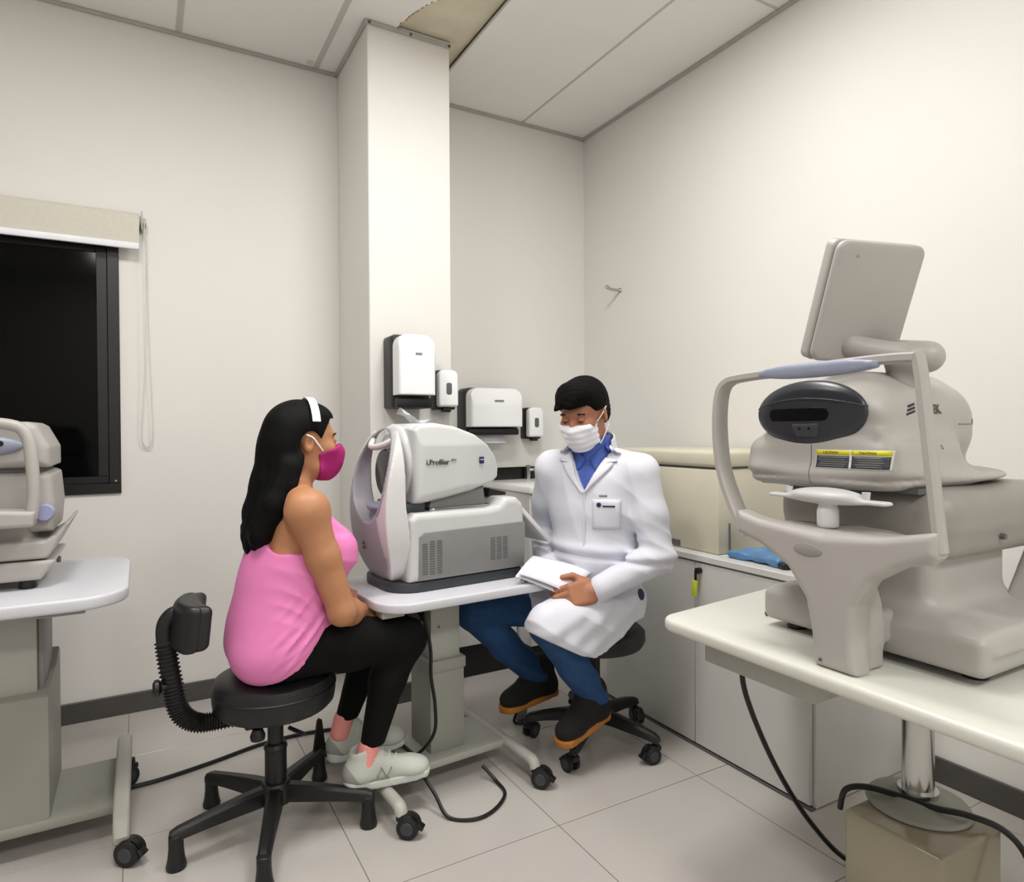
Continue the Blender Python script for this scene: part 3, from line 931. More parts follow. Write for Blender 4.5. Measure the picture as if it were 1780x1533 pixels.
# backrest arm with ribbed sleeve
path = smooth_path([(-0.10, 0, 0.378), (-0.17, 0, 0.378), (-0.225, 0, 0.385), (-0.268, 0, 0.425), (-0.285, 0, 0.50), (-0.300, 0, 0.60), (-0.305, 0, 0.68), (-0.285, 0, 0.715), (-0.255, 0, 0.715)], 8)
MB().tube(path, 0.019, 14, flat=1.3).build('back_arm', 'black_plastic', ws)
rib = MB()
for p0, p1 in zip(path[1:44:1], path[2:45:1]):
    t = (p1-p0).normalized(); mid = (p0+p1)/2
    rib.tube([mid-t*0.003, mid, mid+t*0.003], [0.019, 0.0245, 0.019], 14, flat=1.25, ref=(0, 0, 1) if abs(t.z) < 0.9 else (1, 0, 0))
o = rib.build('ribbed_sleeve', 'dark_rubber', ws)
MB().lathe([(0.0, 0.024), (0.014, 0.024), (0.024, 0.018), (0.024, 0.008), (0.012, 0.0), (0.008, -0.02)], (-0.315, -0.01, 0.512), 16, rotm(ry=-PI/2)).build('knob', 'black_plastic', ws)
# backrest pad, curved round the sitter's back, seen edge on
f2 = Field((-0.34, -0.22, 0.55), (-0.08, 0.22, 0.83), 0.0045)
X, Y, Z = f2.all()
bend = 2.6*Y*Y
xx = X-(-0.246+bend) + 0.0*Z
tl = (Z-0.688)
xx = xx - 0.10*tl
qx = np.abs(xx)-0.012; qy = np.abs(Y)-0.086; qz = np.abs(tl)-0.044+0.25*np.maximum(0, np.abs(Y)-0.03)*0
f2.d = (np.sqrt(np.maximum(qx, 0)**2+np.maximum(qy, 0)**2+np.maximum(qz, 0)**2)+np.minimum(np.maximum(qx, np.maximum(qy, qz)), 0)-0.022).astype(np.float32)
f2.build('backrest', 'leather_black', ws)
f3 = Field((-0.34, -0.22, 0.55), (-0.08, 0.22, 0.83), 0.0045)
qx = np.abs(xx+0.018)-0.004; qy = np.abs(Y)-0.089; qz = np.abs(tl)-0.047
f3.d = (np.sqrt(np.maximum(qx, 0)**2+np.maximum(qy, 0)**2+np.maximum(qz, 0)**2)+np.minimum(np.maximum(qx, np.maximum(qy, qz)), 0)-0.0215).astype(np.float32)
f3.build('backrest_shell', 'black_plastic', ws)

# ---------- the man's stool
ds = empty('swivel_stool', (1.580, 2.125, 0), 'black swivel stool on casters under the man in the white coat', 'stool')
MB().lathe([(0.0, 0.385), (0.15, 0.388), (0.19, 0.398), (0.202, 0.42), (0.20, 0.45), (0.18, 0.468), (0.10, 0.474), (0.0, 0.474)], n=48).build('seat', 'leather_black', ds)
MB().box((0, 0, 0.372), (0.20, 0.16, 0.028), 0.008).build('seat_plate', 'black_plastic', ds)
MB().cyl((0, 0, 0.19), (0, 0, 0.372), 0.022, n=24).cyl((0, 0, 0.10), (0, 0, 0.25), 0.031, n=24).build('column', 'black_plastic', ds)
MB().lathe([(0.03, 0.085), (0.05, 0.09), (0.052, 0.125), (0.040, 0.15), (0.03, 0.155)], n=24).build('hub', 'black_plastic', ds)
for a in (292, 217, 145, 75, 14):
    ca, sa = math.cos(rad(a)), math.sin(rad(a))
    d = Vector((ca, sa, 0)); n = Vector((-sa, ca, 0))
    V = []; F = []
    st = [(0.03, 0.027, 0.092, 0.140), (0.10, 0.024, 0.090, 0.134), (0.20, 0.020, 0.083, 0.118), (0.262, 0.018, 0.075, 0.104), (0.28, 0.015, 0.073, 0.094)]
    for (r, w, z0, z1) in st:
        V += [d*r+n*w+Vector((0, 0, z0)), d*r+n*w*0.9+Vector((0, 0, z1-0.008)), d*r+n*w*0.5+Vector((0, 0, z1)), d*r-n*w*0.5+Vector((0, 0, z1)), d*r-n*w*0.9+Vector((0, 0, z1-0.008)), d*r-n*w+Vector((0, 0, z0))]
    for i in range(len(st)-1):
        for k in range(6):
            F.append([6*i+k, 6*i+(k+1) % 6, 6*(i+1)+(k+1) % 6, 6*(i+1)+k])
    F.append([0, 1, 2, 3, 4, 5][::-1]); F.append([6*(len(st)-1)+k for k in range(6)])
    mesh_obj('leg', V, F, 'black_plastic', ds)
    add_caster(ds, d.x*0.268, d.y*0.268, 0.085, rad(a+60), 0.031)
# ================================================================== the profiling machine (middle)
PM = empty('profiling_machine', (0.985, 2.275, 0.7005), 'grey and white eye profiling machine with oval face opening on the middle table', 'machine', rz=rad(5))
# dark foot skirt
MB().prism(rrect(-0.005, 0, 0.525, 0.325, [0.02, 0.10, 0.10, 0.02], 8), 0.0, 0.034, 'z', 0.004).build('foot_skirt', 'slate', PM)
# lower body
f = Field((-0.24, -0.19, 0.0), (0.30, 0.19, 0.34), 0.005)
f.expoly([(-0.215, 0.034), (0.262, 0.034), (0.268, 0.20), (0.262, 0.275), (0.235, 0.300), (0.18, 0.302), (0.150, 0.275), (0.10, 0.268), (-0.19, 0.270), (-0.215, 0.25)], -0.165, 0.165, 1, 0.022)
f.build('lower_body', 'mid_white', PM)
# grey side panels with vent columns
for s in (-1, 1):
    y = 0.1655*s
    pn = MB().prism([(-0.182, 0.040), (0.258, 0.040), (0.264, 0.190), (0.262, 0.208), (-0.16, 0.203), (-0.178, 0.190)], y-0.0035, y+0.0035, 'y', 0.002).build('side_panel', 'grey_plastic', PM)
    for (x0, n, z0) in ((-0.158, 13, 0.062), (-0.130, 14, 0.060), (-0.102, 14, 0.060), (0.118, 10, 0.082), (0.145, 10, 0.082), (0.172, 10, 0.082)):
        v = MB()
        for k in range(n):
            v.box((x0, y+s*0.0036, z0+k*0.0085), (0.020, 0.0012, 0.0048), 0)
        v.build('vent_column', 'vent_dark', pn, smooth=False)
# upper head
f = Field((-0.24, -0.17, 0.26), (0.24, 0.17, 0.62), 0.005)
prof = [(-0.185, 0.300), (-0.18, 0.555), (-0.16, 0.572), (-0.08, 0.574), (0.0, 0.562), (0.07, 0.538), (0.125, 0.500), (0.160, 0.455), (0.176, 0.410), (0.170, 0.378), (0.150, 0.362), (0.05, 0.332), (-0.06, 0.312), (-0.15, 0.298)]
f.expoly(prof, -0.150, 0.150, 1, 0.035)
f.cut(lambda X, Y, Z: (np.abs(Y)-0.150+0.35*np.maximum(0, X-0.02)**1.3+0.25*np.maximum(0, Z-0.50)))
f.build('head_cover', 'mid_white', PM)
# light band along the head top
f = Field((-0.20, -0.16, 0.40), (0.22, 0.16, 0.62), 0.005)
f.expoly([(p[0]*1.0, p[1]+0.006) for p in prof], -0.118, 0.118, 1, 0.03)
f.cut(lambda X, Y, Z: np.abs(Y)-0.112+0*X)
f.cut(lambda X, Y, Z: 0.43-Z + 0*X)
f.build('head_top_band', 'white_plastic', PM)
# collar behind the oval face frame
f = Field((-0.25, -0.18, 0.26), (-0.14, 0.18, 0.60), 0.005)
f.ell((-0.185, 0, 0.435), (0.040, 0.125, 0.140), k=0)
f.cut(lambda X, Y, Z: np.minimum(0.50-Z, Y+0.03)+0*X)
f.build('collar', 'mid_white', PM)
# neck and silver slide plate
MB().prism([(-0.11, 0.265), (0.13, 0.265), (0.12, 0.345), (0.02, 0.325), (-0.10, 0.308)], -0.105, 0.105, 'y', 0.006).build('neck', 'grey_plastic', PM)
MB().prism(rrect(0.01, 0, 0.26, 0.27, 0.02), 0.268, 0.280, 'z', 0.003).build('slide_plate', 'chrome', PM)
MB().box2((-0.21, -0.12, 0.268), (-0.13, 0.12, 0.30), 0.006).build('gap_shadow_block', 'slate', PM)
# oval face frame
def face_frame(inner, outer_off, x_front, x_back, lo_z, name, m):
    f = Field((-0.33, -0.20, 0.0), (-0.15, 0.20, 0.64), 0.0045)
    X, Y, Z = f.all()
    # outer outline: tall rounded arch
    zc = 0.30
    ry = 0.168-outer_off; rz_ = 0.292-outer_off
    k = (np.abs(Y/ry)**2.2 + np.abs((Z-zc)/rz_)**3.0)**(1/2.6)
    d_out = (k-1)*0.16
    ki = np.sqrt((Y/inner[1])**2+((Z-inner[0])/inner[2])**2)
    d_in = (1-ki)*min(inner[1], inner[2])
    d = np.maximum(d_out, d_in)
    d = np.maximum(d, np.maximum(x_front(Z)-X, X-x_back(Z)))
    d = np.maximum(d, lo_z-Z)
    f.d = (d+0*X).astype(np.float32)
    return f.build(name, m, PM, relax=2)
xfront = lambda Z: -0.300 + 0.9*(Z-0.27)**2
face_frame((0.395, 0.143, 0.166), 0.0, xfront, lambda Z: -0.226+0.022*sstep(0.34-Z, 0, 0.22), 0.034, 'face_frame', 'white_plastic')
# grey lining of the oval opening and grey front apron
f = Field((-0.33, -0.20, 0.0), (-0.15, 0.20, 0.64), 0.0045)
X, Y, Z = f.all()
ko = np.sqrt((Y/0.150)**2+((Z-0.395)/0.174)**2); ki = np.sqrt((Y/0.137)**2+((Z-0.395)/0.160)**2)
d = np.maximum((ko-1)*0.12, (1-ki)*0.11)
d = np.maximum(d, np.maximum(xfront(Z)-0.004-X, X+0.222))
f.d = (d+0*X).astype(np.float32)
f.build('opening_lining', 'lilac_grey', PM, relax=2)
f = Field((-0.33, -0.20, 0.0), (-0.15, 0.20, 0.64), 0.0045)
X, Y, Z = f.all()
k = (np.abs(Y/0.150)**2.2 + np.abs((Z-0.30)/0.275)**3.0)**(1/2.6)
d = np.maximum((k-1)*0.15, np.maximum(xfront(Z)-0.0045-X, X-xfront(Z)-0.01))
ki = np.sqrt((Y/0.140)**2+((Z-0.395)/0.163)**2)
d = np.maximum(d, (1-ki)*0.11)
d = np.maximum(d, Z-0.47+0.0*X-0.9*np.maximum(0, Y))
d = np.maximum(d, -Y-0.085-0.25*(0.30-Z))
f.d = (d+0*X).astype(np.float32)
f.build('front_apron', 'lilac_grey', PM, relax=1)
MB().lathe([(0.0, 0.004), (0.006, 0.004), (0.007, 0)], (-0.292, 0.045, 0.155), 12, rotm(ry=-PI/2)).lathe([(0.0, 0.004), (0.006, 0.004), (0.007, 0)], (-0.290, 0.045, 0.138), 12, rotm(ry=-PI/2)).build('port', 'vent_dark', PM)
# chin rest and forehead rest inside the opening
f = Field((-0.31, -0.10, 0.18), (-0.18, 0.10, 0.33), 0.004)
f.ell((-0.245, 0, 0.285), (0.045, 0.072, 0.020), k=0.01)
f.cone((-0.245, 0, 0.22), (-0.245, 0, 0.28), 0.038, 0.030, 0.02)
f.ell((-0.255, 0, 0.320), (0.040, 0.055, 0.026), k=0.01, op='sub')
f.build('chin_rest', 'pad_blue', PM)
MB().tube(smooth_path([(-0.235, 0.085, 0.52), (-0.262, 0.045, 0.500), (-0.268, 0, 0.495), (-0.262, -0.045, 0.500), (-0.235, -0.085, 0.52)], 6), 0.011, 12).build('forehead_rest', 'white_plastic', PM)
MB().lathe([(0.0, 0.0), (0.062, 0.0), (0.080, 0.014), (0.086, 0.040)][::-1], (-0.205, -0.035, 0.405), 36, rotm(ry=PI/2)).lathe([(0.0, 0.034), (0.084, 0.030), (0.088, 0.0)], (-0.215, -0.035, 0.405), 36, rotm(ry=-PI/2)).build('lens_shroud', 'lens_black', PM)
# rear display tablet tilted towards the man
R = rotm(ry=rad(45))
tb = MB().box((0.325, -0.02, 0.192), (0.215, 0.25, 0.020), 0.006, R).build('display', 'white_plastic', PM)
MB().box(Vector((0.325, -0.02, 0.192)) + R @ Vector((0, 0, 0.0108)), (0.185, 0.22, 0.002), 0, R).build('screen', 'screen_dark', tb, smooth=False)
MB().box((0.285, -0.02, 0.150), (0.06, 0.14, 0.05), 0.01).build('display_hinge', 'screen_dark', PM)
MB().prism([(0.165, 0.300), (0.25, 0.300), (0.25, 0.312), (0.175, 0.330)], -0.06, 0.135, 'y', 0.003).build('rear_tray', 'black_plastic', PM)
# marks on the side
side_y = -0.1515
text_part('lettering', 'i.Profiler', 0.026, 'ink_olive', PM, (-0.142, side_y-0.001, 0.434), (1, 0, 0), (0, 0, 1), 0.0012, bold=0.0004)
text_part('lettering', 'plus', 0.014, 'ink_grey', PM, (-0.045, side_y-0.0005, 0.446), (1, 0, 0), (0, 0, 1), 0.0012)
lg = MB().box((0.088, -0.1435, 0.444), (0.019, 0.006, 0.024), 0.001, rotm(rz=rad(7))).build('badge', 'logo_blue', PM)
MB().box((0.088, -0.1468, 0.446), (0.018, 0.001, 0.004), 0, rotm(rz=rad(7))).build('badge_stripe', 'logo_pale', lg, smooth=False)

# clear plastic cover lying on the machine's top
cp = empty('plastic_cover', (0.865, 2.255, 1.2815), 'crumpled clear plastic cover lying on top of the profiling machine', 'cover')
V = []; F = []
nu, nv = 9, 7
for i in range(nu):
    for j in range(nv):
        u = i/(nu-1)-0.5; v = j/(nv-1)-0.5
        V.append((u*0.10, v*0.085, 0.004+0.055*max(0, -u+0.05)**0.8*1.4*(1-1.2*v*v) + 0.02*max(0, u-0.2) + 0.004*math.sin(9*u+7*v)))
for i in range(nu-1):
    for j in range(nv-1):
        F.append([i*nv+j, (i+1)*nv+j, (i+1)*nv+j+1, i*nv+j+1])
o = mesh_obj('film', V, F, 'clear_film', cp)
sm = o.modifiers.new('thick', 'SOLIDIFY'); sm.thickness = 0.0012

# ================================================================== the left machine (autorefractor)
LM = empty('eye_test_machine', (-0.452, 2.55, 0.7905), 'cream eye testing machine with lilac knob at the left edge', 'machine')
for (x, y) in ((0.155, -0.13), (-0.155, -0.13), (0.155, 0.13), (-0.155, 0.13)):
    MB().lathe([(0.022, 0.0), (0.024, 0.004), (0.020, 0.028)], (x, y, 0), 16).build('foot', 'black_plastic', LM)
f = Field((-0.26, -0.24, 0.0), (0.27, 0.24, 0.56), 0.005)
f.expoly([(-0.19, 0.026), (0.19, 0.026), (0.225, 0.075), (0.225, 0.082), (-0.225, 0.082), (-0.225, 0.075)], -0.17, 0.19, 1, 0.008)
f.build('base_tray', 'beige_plastic', LM)
f = Field((-0.28, -0.24, 0.06), (0.28, 0.26, 0.30), 0.005)
f.expoly([(-0.215, 0.086), (0.205, 0.086), (0.215, 0.10), (0.262, 0.190), (0.258, 0.196), (0.225, 0.155), (0.20, 0.140), (-0.20, 0.140)], -0.16, 0.20, 1, 0.006)
f.box((0, 0.03, 0.17), (0.16, 0.15, 0.06), 0.03, k=0.03)
f.build('stage', 'beige_plastic', LM)
f = Field((-0.24, -0.20, 0.14), (0.25, 0.26, 0.38), 0.005)
f.expoly([(-0.215, 0.16), (0.215, 0.16), (0.222, 0.24), (0.214, 0.335), (0.195, 0.345), (-0.195, 0.345), (-0.214, 0.335), (-0.222, 0.24)], -0.11, 0.22, 1, 0.02)
f.build('mid_body', 'beige_plastic', LM)
f = Field((-0.26, -0.22, 0.30), (0.26, 0.26, 0.54), 0.005)
f.expoly([(-0.215, 0.358), (0.212, 0.358), (0.212, 0.42), (0.180, 0.485), (0.160, 0.497), (-0.160, 0.497), (-0.180, 0.485), (-0.215, 0.42)], -0.13, 0.22, 1, 0.022)
f.build('head_cover', 'beige_plastic', LM)
MB().box2((-0.19, -0.10, 0.344), (0.19, 0.20, 0.360)).build('head_gap', 'vent_dark', LM, smooth=False)
f = Field((-0.18, -0.18, 0.36), (0.18, -0.10, 0.50), 0.004)
f.ell((0.0, -0.132, 0.425), (0.150, 0.020, 0.036), k=0)
f.build('eye_window', 'pad_blue', LM)
for x in (-0.05, 0.0, 0.095):
    MB().lathe([(0.0, 0.003), (0.008, 0.003), (0.009, 0.0)], (x, -0.152+abs(x)*0.06, 0.432), 12, rotm(rx=PI/2)).build('sensor', 'lens_black', LM)
MB().lathe([(0.0, 0.030), (0.022, 0.030), (0.026, 0.024), (0.026, 0.004), (0.022, 0.0)], (0.198, -0.112, 0.222), 24, rotm(rx=PI/2) @ rotm(rz=0)).build('knob', 'pad_lilac', LM)
MB().cyl((0.198, -0.10, 0.222), (0.198, -0.114, 0.222), 0.018, n=16).build('knob_shaft', 'black_plastic', LM)
# face rest frame
for s in (-1, 1):
    MB().tube(smooth_path([(s*0.172, -0.20, 0.215), (s*0.180, -0.20, 0.28), (s*0.176, -0.20, 0.38), (s*0.164, -0.195, 0.455), (s*0.125, -0.19, 0.487), (0, -0.185, 0.497)], 6), 0.015, 12, flat=1.1).build('rest_frame', 'beige_plastic', LM)
MB().box((0, -0.196, 0.462), (0.12, 0.018, 0.024), 0.008).build('forehead_pad', 'beige_dark', LM)
f = Field((-0.22, -0.27, 0.02), (0.22, -0.10, 0.30), 0.005)
f.expoly([(-0.18, 0.19), (0.18, 0.19), (0.186, 0.235), (0.06, 0.245), (-0.06, 0.245), (-0.186, 0.235)], -0.225, -0.135, 1, 0.010)
f.box((0, -0.19, 0.12), (0.05, 0.04, 0.10), 0.02, k=0.03)
f.build('rest_bracket', 'beige_plastic', LM)
f = Field((-0.12, -0.27, 0.22), (0.12, -0.12, 0.36), 0.004)
f.box((0, -0.20, 0.302), (0.085, 0.035, 0.009), 0.008, k=0.01)
f.cone((0, -0.19, 0.24), (0, -0.19, 0.30), 0.022, 0.022, 0.01)
f.build('chin_rest', 'white_plastic', LM)
MB().box((0.222, -0.02, 0.06), (0.012, 0.012, 0.02), 0.003).build('latch', 'vent_dark', LM)
MB().lathe([(0.0, 0.0015), (0.0035, 0.001), (0.004, 0)], (0.216, -0.06, 0.285), 10, rotm(ry=PI/2)).lathe([(0.0, 0.0015), (0.0035, 0.001), (0.004, 0)], (0.216, -0.04, 0.30), 10, rotm(ry=PI/2)).build('side_screw', 'vent_dark', LM)

# ================================================================== the big retinal camera (right)
OX, OY, OZ = 1.70, 0.95, 0.7205
RC = empty('retinal_camera', (OX, OY, OZ), 'large cream retinal camera with dark oval front and raised monitor', 'machine')
def L(x, y, z):
    return (x-OX, y-OY, z-OZ)
ORG = (OX, OY, OZ)
for (x, y) in ((1.53, 1.15), (1.55, 0.73), (1.83, 1.15), (1.83, 0.73)):
    MB().lathe([(0.026, 0.0), (0.028, 0.004), (0.024, 0.022)], L(x, y, OZ), 16).build('foot', 'black_plastic', RC)
# base with sloped shoulders
f = Field((1.40, 0.60, 0.72), (2.08, 1.28, 1.02), 0.006)
f.box((1.672, 0.945, 0.782), (0.202, 0.272, 0.043), 0.02)
f.expoly([(0.665, 0.79), (0.685, 0.825), (0.76, 0.842), (1.13, 0.842), (1.195, 0.830), (1.215, 0.79)], 1.49, 1.86, 0, 0.02, k=0.02)
f.box((1.70, 0.95, 0.90), (0.17, 0.145, 0.10), 0.04, k=0.05)
f.build('base', 'beige_plastic', RC, ORG)
f = Field((1.80, 0.56, 0.80), (2.10, 0.80, 1.0), 0.006)
f.expoly([(1.80, 0.82), (1.95, 0.82), (1.98, 0.96), (1.93, 0.97)], 0.66, 0.80, 1, 0.02)
f.build('control_panel', 'beige_plastic', RC, ORG)
MB().box(L(1.93, 0.668, 0.930), (0.10, 0.012, 0.010), 0.002, rotm(ry=rad(-40))).build('card_slot', 'lens_black', RC)
# moving stage
f = Field((1.44, 0.66, 0.92), (2.12, 1.30, 1.14), 0.006)
f.box((1.78, 0.985, 1.045), (0.27, 0.225, 0.072), 0.06)
f.box((1.78, 0.985, 0.985), (0.25, 0.215, 0.028), 0.027, k=0.02)
f.build('stage', 'beige_dark', RC, ORG)
MB().cyl(L(1.74, 0.765, 1.00), L(1.74, 0.755, 1.00), 0.007, n=10).build('lock_screw', 'vent_dark', RC)
# head: bulb, apron and flared skirt
f = Field((1.34, 0.74, 1.08), (2.12, 1.34, 1.45), 0.006)
f.box((1.665, 1.035, 1.258), (0.245, 0.168, 0.118), 0.105, k=0.0)
f.box((1.58, 1.035, 1.175), (0.155, 0.20, 0.055), 0.035, k=0.05)
f.ell((1.74, 1.035, 1.135), (0.325, 0.245, 0.026), k=0.055)
f.box((1.70, 1.05, 1.352), (0.16, 0.09, 0.035), 0.03, k=0.05)
head_cover = f.build('head_cover', 'beige_plastic', RC, ORG)
MB().box2(L(1.50, 0.82, 1.104), L(1.98, 1.24, 1.116)).build('head_gap', 'vent_dark', RC, smooth=False)
# dark oval front with slot and sensors
f = Field((1.36, 0.86, 1.18), (1.48, 1.22, 1.40), 0.004)
f.ell((1.428, 1.040, 1.290), (0.034, 0.150, 0.081), k=0)
fp = f.build('front_shell', 'navy_shell', RC, ORG)
f = Field((1.36, 0.86, 1.18), (1.48, 1.22, 1.40), 0.003)
f.ell((1.428, 1.040, 1.290), (0.0365, 0.152, 0.083), k=0)
def slotcut(X, Y, Z):
    yy = np.abs(Y-1.052)-0.068
    return np.sqrt(np.maximum(yy, 0)**2+(Z-1.287)**2)-0.0165+0*X
f.cut(slotcut)
f.build('lens_slot', 'slot_black', fp, ORG)
f = Field((1.36, 0.86, 1.18), (1.48, 1.22, 1.40), 0.003)
f.ell((1.428, 1.040, 1.290), (0.0365, 0.152, 0.083), k=0)
f.cut(lambda X, Y, Z: np.maximum(np.abs(Y-1.030)-0.036+0.35*np.maximum(0, 1.258-Z), np.abs(Z-1.249)-0.016)+0*X)
f.build('sensor_plate', 'slate', fp, ORG)
for y in (1.018, 1.044):
    MB().cyl(L(1.400, y, 1.253), L(1.3945, y, 1.253), 0.0035, n=10).build('sensor', 'lens_black', fp)
f = Field((1.36, 0.86, 1.18), (1.48, 1.22, 1.40), 0.003)
f.ell((1.428, 1.040, 1.290), (0.0365, 0.152, 0.083), k=0)
f.cut(lambda X, Y, Z: np.abs(Z-1.325+0.25*(Y-1.04)**2*4)-0.0022+0*X)
f.build('brow_line', 'slate', fp, ORG)

hd_bvh = BVHTree.FromPolygons([tuple(v.co) for v in head_cover.data.vertices], [tuple(p.vertices) for p in head_cover.data.polygons])
def wrap(o, d, lift):
    """lay the vertices of a flat mark on the head surface along direction d (relief kept)"""
    d = Vector(d)
    co = [v.co.copy() for v in o.data.vertices]
    base = min(c.dot(-d) for c in co)
    for v, c in zip(o.data.vertices, co):
        h = c.dot(-d)-base
        hit = hd_bvh.ray_cast(c-d*0.2, d, 0.6)
        if hit[0] is not None:
            v.co = hit[0]-d*(lift+h)
    return o
def grid_patch(name, c, sy_, sz_, material, parent, lift, axis='x', th=0.0008):
    m = MB()
    ny, nz = max(1, int(sy_/0.006)), max(1, int(sz_/0.006))
    V = []; Fq = []
    for i in range(ny+1):
        for j in range(nz+1):
            u = (i/ny-0.5)*sy_; w = (j/nz-0.5)*sz_
            V.append(Vector(c)+(Vector((0, u, w)) if axis == 'x' else Vector((u, 0, w))))
    for i in range(ny):
        for j in range(nz):
            q = [i*(nz+1)+j, (i+1)*(nz+1)+j, (i+1)*(nz+1)+j+1, i*(nz+1)+j+1]
            Fq.append(q)
    o = mesh_obj(name, V, Fq, material, parent)
    wrap(o, (1, 0, 0) if axis == 'x' else (0, 1, 0), lift)
    md = o.modifiers.new('thick', 'SOLIDIFY'); md.thickness = th; md.offset = 0
    return o
# warning label under the oval, laid on the curved front
lb = grid_patch('warning_label', L(1.40, 0.925, 1.181), 0.172, 0.044, 'label_white', RC, 0.0010)
for k, y in ((0, 0.968), (1, 0.882)):
    grid_patch('yellow_strip', L(1.40, y, 1.1965), 0.082, 0.011, 'label_yellow', lb, 0.0018)
    wrap(text_part('lettering', 'CAUTION', 0.0085, 'ink_olive', lb, L(1.40, y+0.024, 1.1935), (0, -1, 0), (0, 0, 1), 0.0003), (1, 0, 0), 0.0024)
    grid_patch('text_block', L(1.40, y, 1.175), 0.080, 0.028, 'label_dark', lb, 0.0018)
    for q in range(5):
        grid_patch('text_line', L(1.40, y+0.004*math.sin(q*2.1+k), 1.185-q*0.005), 0.066-0.01*((q*3+k) % 3), 0.0013, 'ink_grey', lb, 0.0024)
grid_patch('seam', L(1.40, 1.024, 1.168), 0.0016, 0.095, 'vent_dark', RC, 0.0003)
# maker's mark on the head side
for k in range(3):
    o = grid_patch('maker_mark', L(1.556+k*0.004, 0.85, 1.288+k*0.008), 0.036-0.004*k, 0.0050, 'ink_black', RC, 0.0008, 'y')
    for v in o.data.vertices:
        v.co.z += (v.co.x-(1.556-OX))*0.25
wrap(text_part('lettering', 'NIDEK', 0.030, 'ink_olive', RC, L(1.596, 0.80, 1.288), (1, 0, 0), (0, 0, 1), 0.0004, bold=0.0012), (0, 1, 0), 0.0010)
grid_patch('model_mark', L(1.80, 0.80, 1.262), 0.075, 0.003, 'ink_grey', RC, 0.0008, 'y')
grid_patch('model_mark', L(1.838, 0.80, 1.270), 0.014, 0.012, 'ink_grey', RC, 0.0008, 'y')
grid_patch('side_mark', L(1.63, 0.80, 1.208), 0.007, 0.010, 'ink_grey', RC, 0.0008, 'y')
# chin rest column: bracket with flared arms
f = Field((1.26, 0.64, 0.71), (1.58, 1.24, 1.09), 0.005)
f.expoly([(0.848, 0.7205), (0.950, 0.7205), (0.958, 0.80), (0.972, 0.865), (1.02, 0.930), (1.10, 0.972), (1.168, 0.992), (1.172, 1.048), (1.10, 1.030), (0.93, 1.012), (0.80, 1.026), (0.690, 1.052), (0.688, 1.002), (0.755, 0.972), (0.818, 0.930), (0.852, 0.870), (0.858, 0.80)], 1.315, 1.372, 0, 0.014)
f.expoly([(1.33, 0.70), (1.36, 0.70), (1.43, 0.78), (1.48, 0.86), (1.49, 0.95), (1.47, 1.06), (1.40, 1.13), (1.36, 1.16), (1.33, 1.16)], 0.985, 1.022, 2, 0.012, k=0.02)
f.expoly([(0.858, 0.722), (0.940, 0.722), (0.955, 0.86), (0.93, 0.93), (0.88, 0.93), (0.86, 0.86)], 1.34, 1.44, 0, 0.012, k=0.02)
f.box((1.45, 0.90, 0.80), (0.06, 0.035, 0.04), 0.02, k=0.02)
f.build('rest_column', 'beige_plastic', RC, ORG)
MB().prism([(0.962+0.036*math.cos(a)-OY, 0.978+0.014*math.sin(a)-OZ) for a in [2*PI*k/24 for k in range(24)]], 1.3125-OX, 1.318-OX, 'x', 0.0015).build('oval_badge', 'beige_dark', RC)
MB().cyl(L(1.316, 0.93, 0.738), L(1.312, 0.93, 0.738), 0.004, n=10).build('side_screw', 'vent_dark', RC)
# upright face frame
def band(pts, w, t, name, m):
    p = smooth_path(pts, 8)
    V = []; F = []
    n = len(p)
    for i in range(n):
        tg = (p[min(i+1, n-1)]-p[max(i-1, 0)]).normalized()
        ax = Vector((1, 0, 0))
        nn = tg.cross(ax).normalized()
        wi = w if not isinstance(w, (list, tuple)) else w[0]+(w[1]-w[0])*i/(n-1)
        for (a, b) in ((-1, -0.6), (-0.7, -1), (0.7, -1), (1, -0.6), (1, 0.6), (0.7, 1), (-0.7, 1), (-1, 0.6)):
            V.append(p[i]+ax*(a*wi/2)+nn*(b*t/2))
    for i in range(n-1):
        for k in range(8):
            F.append([8*i+k, 8*i+(k+1) % 8, 8*(i+1)+(k+1) % 8, 8*(i+1)+k])
    F.append(list(range(8))[::-1]); F.append([8*(n-1)+k for k in range(8)])
    return mesh_obj(name, V, F, m, RC)
band([L(1.345, 1.150, 0.985), L(1.345, 1.195, 1.055), L(1.345, 1.235, 1.15), L(1.345, 1.248, 1.26), L(1.345, 1.240, 1.345), L(1.345, 1.215, 1.376), L(1.345, 1.17, 1.384), L(1.345, 1.08, 1.388), L(1.345, 0.93, 1.394), L(1.345, 0.80, 1.396), L(1.345, 0.737, 1.394)], [0.052, 0.034], 0.020, 'face_frame', 'beige_plastic')
band([L(1.345, 0.737, 1.400), L(1.345, 0.730, 1.36), L(1.345, 0.718, 1.25), L(1.345, 0.704, 1.12), L(1.345, 0.692, 1.01)], 0.032, 0.018, 'face_frame_upright', 'beige_plastic')
f = Field((1.29, 0.76, 1.34), (1.37, 1.16, 1.44), 0.004)
f.box((1.328, 0.955, 1.386), (0.013, 0.150, 0.018), 0.012)
f.cut(lambda X, Y, Z: np.abs(Z-1.386)-0.018*(1-0.65*np.abs((Y-0.955)/0.15)**2.5)+0*X)
f.build('forehead_pad', 'pad_blue', RC, ORG)
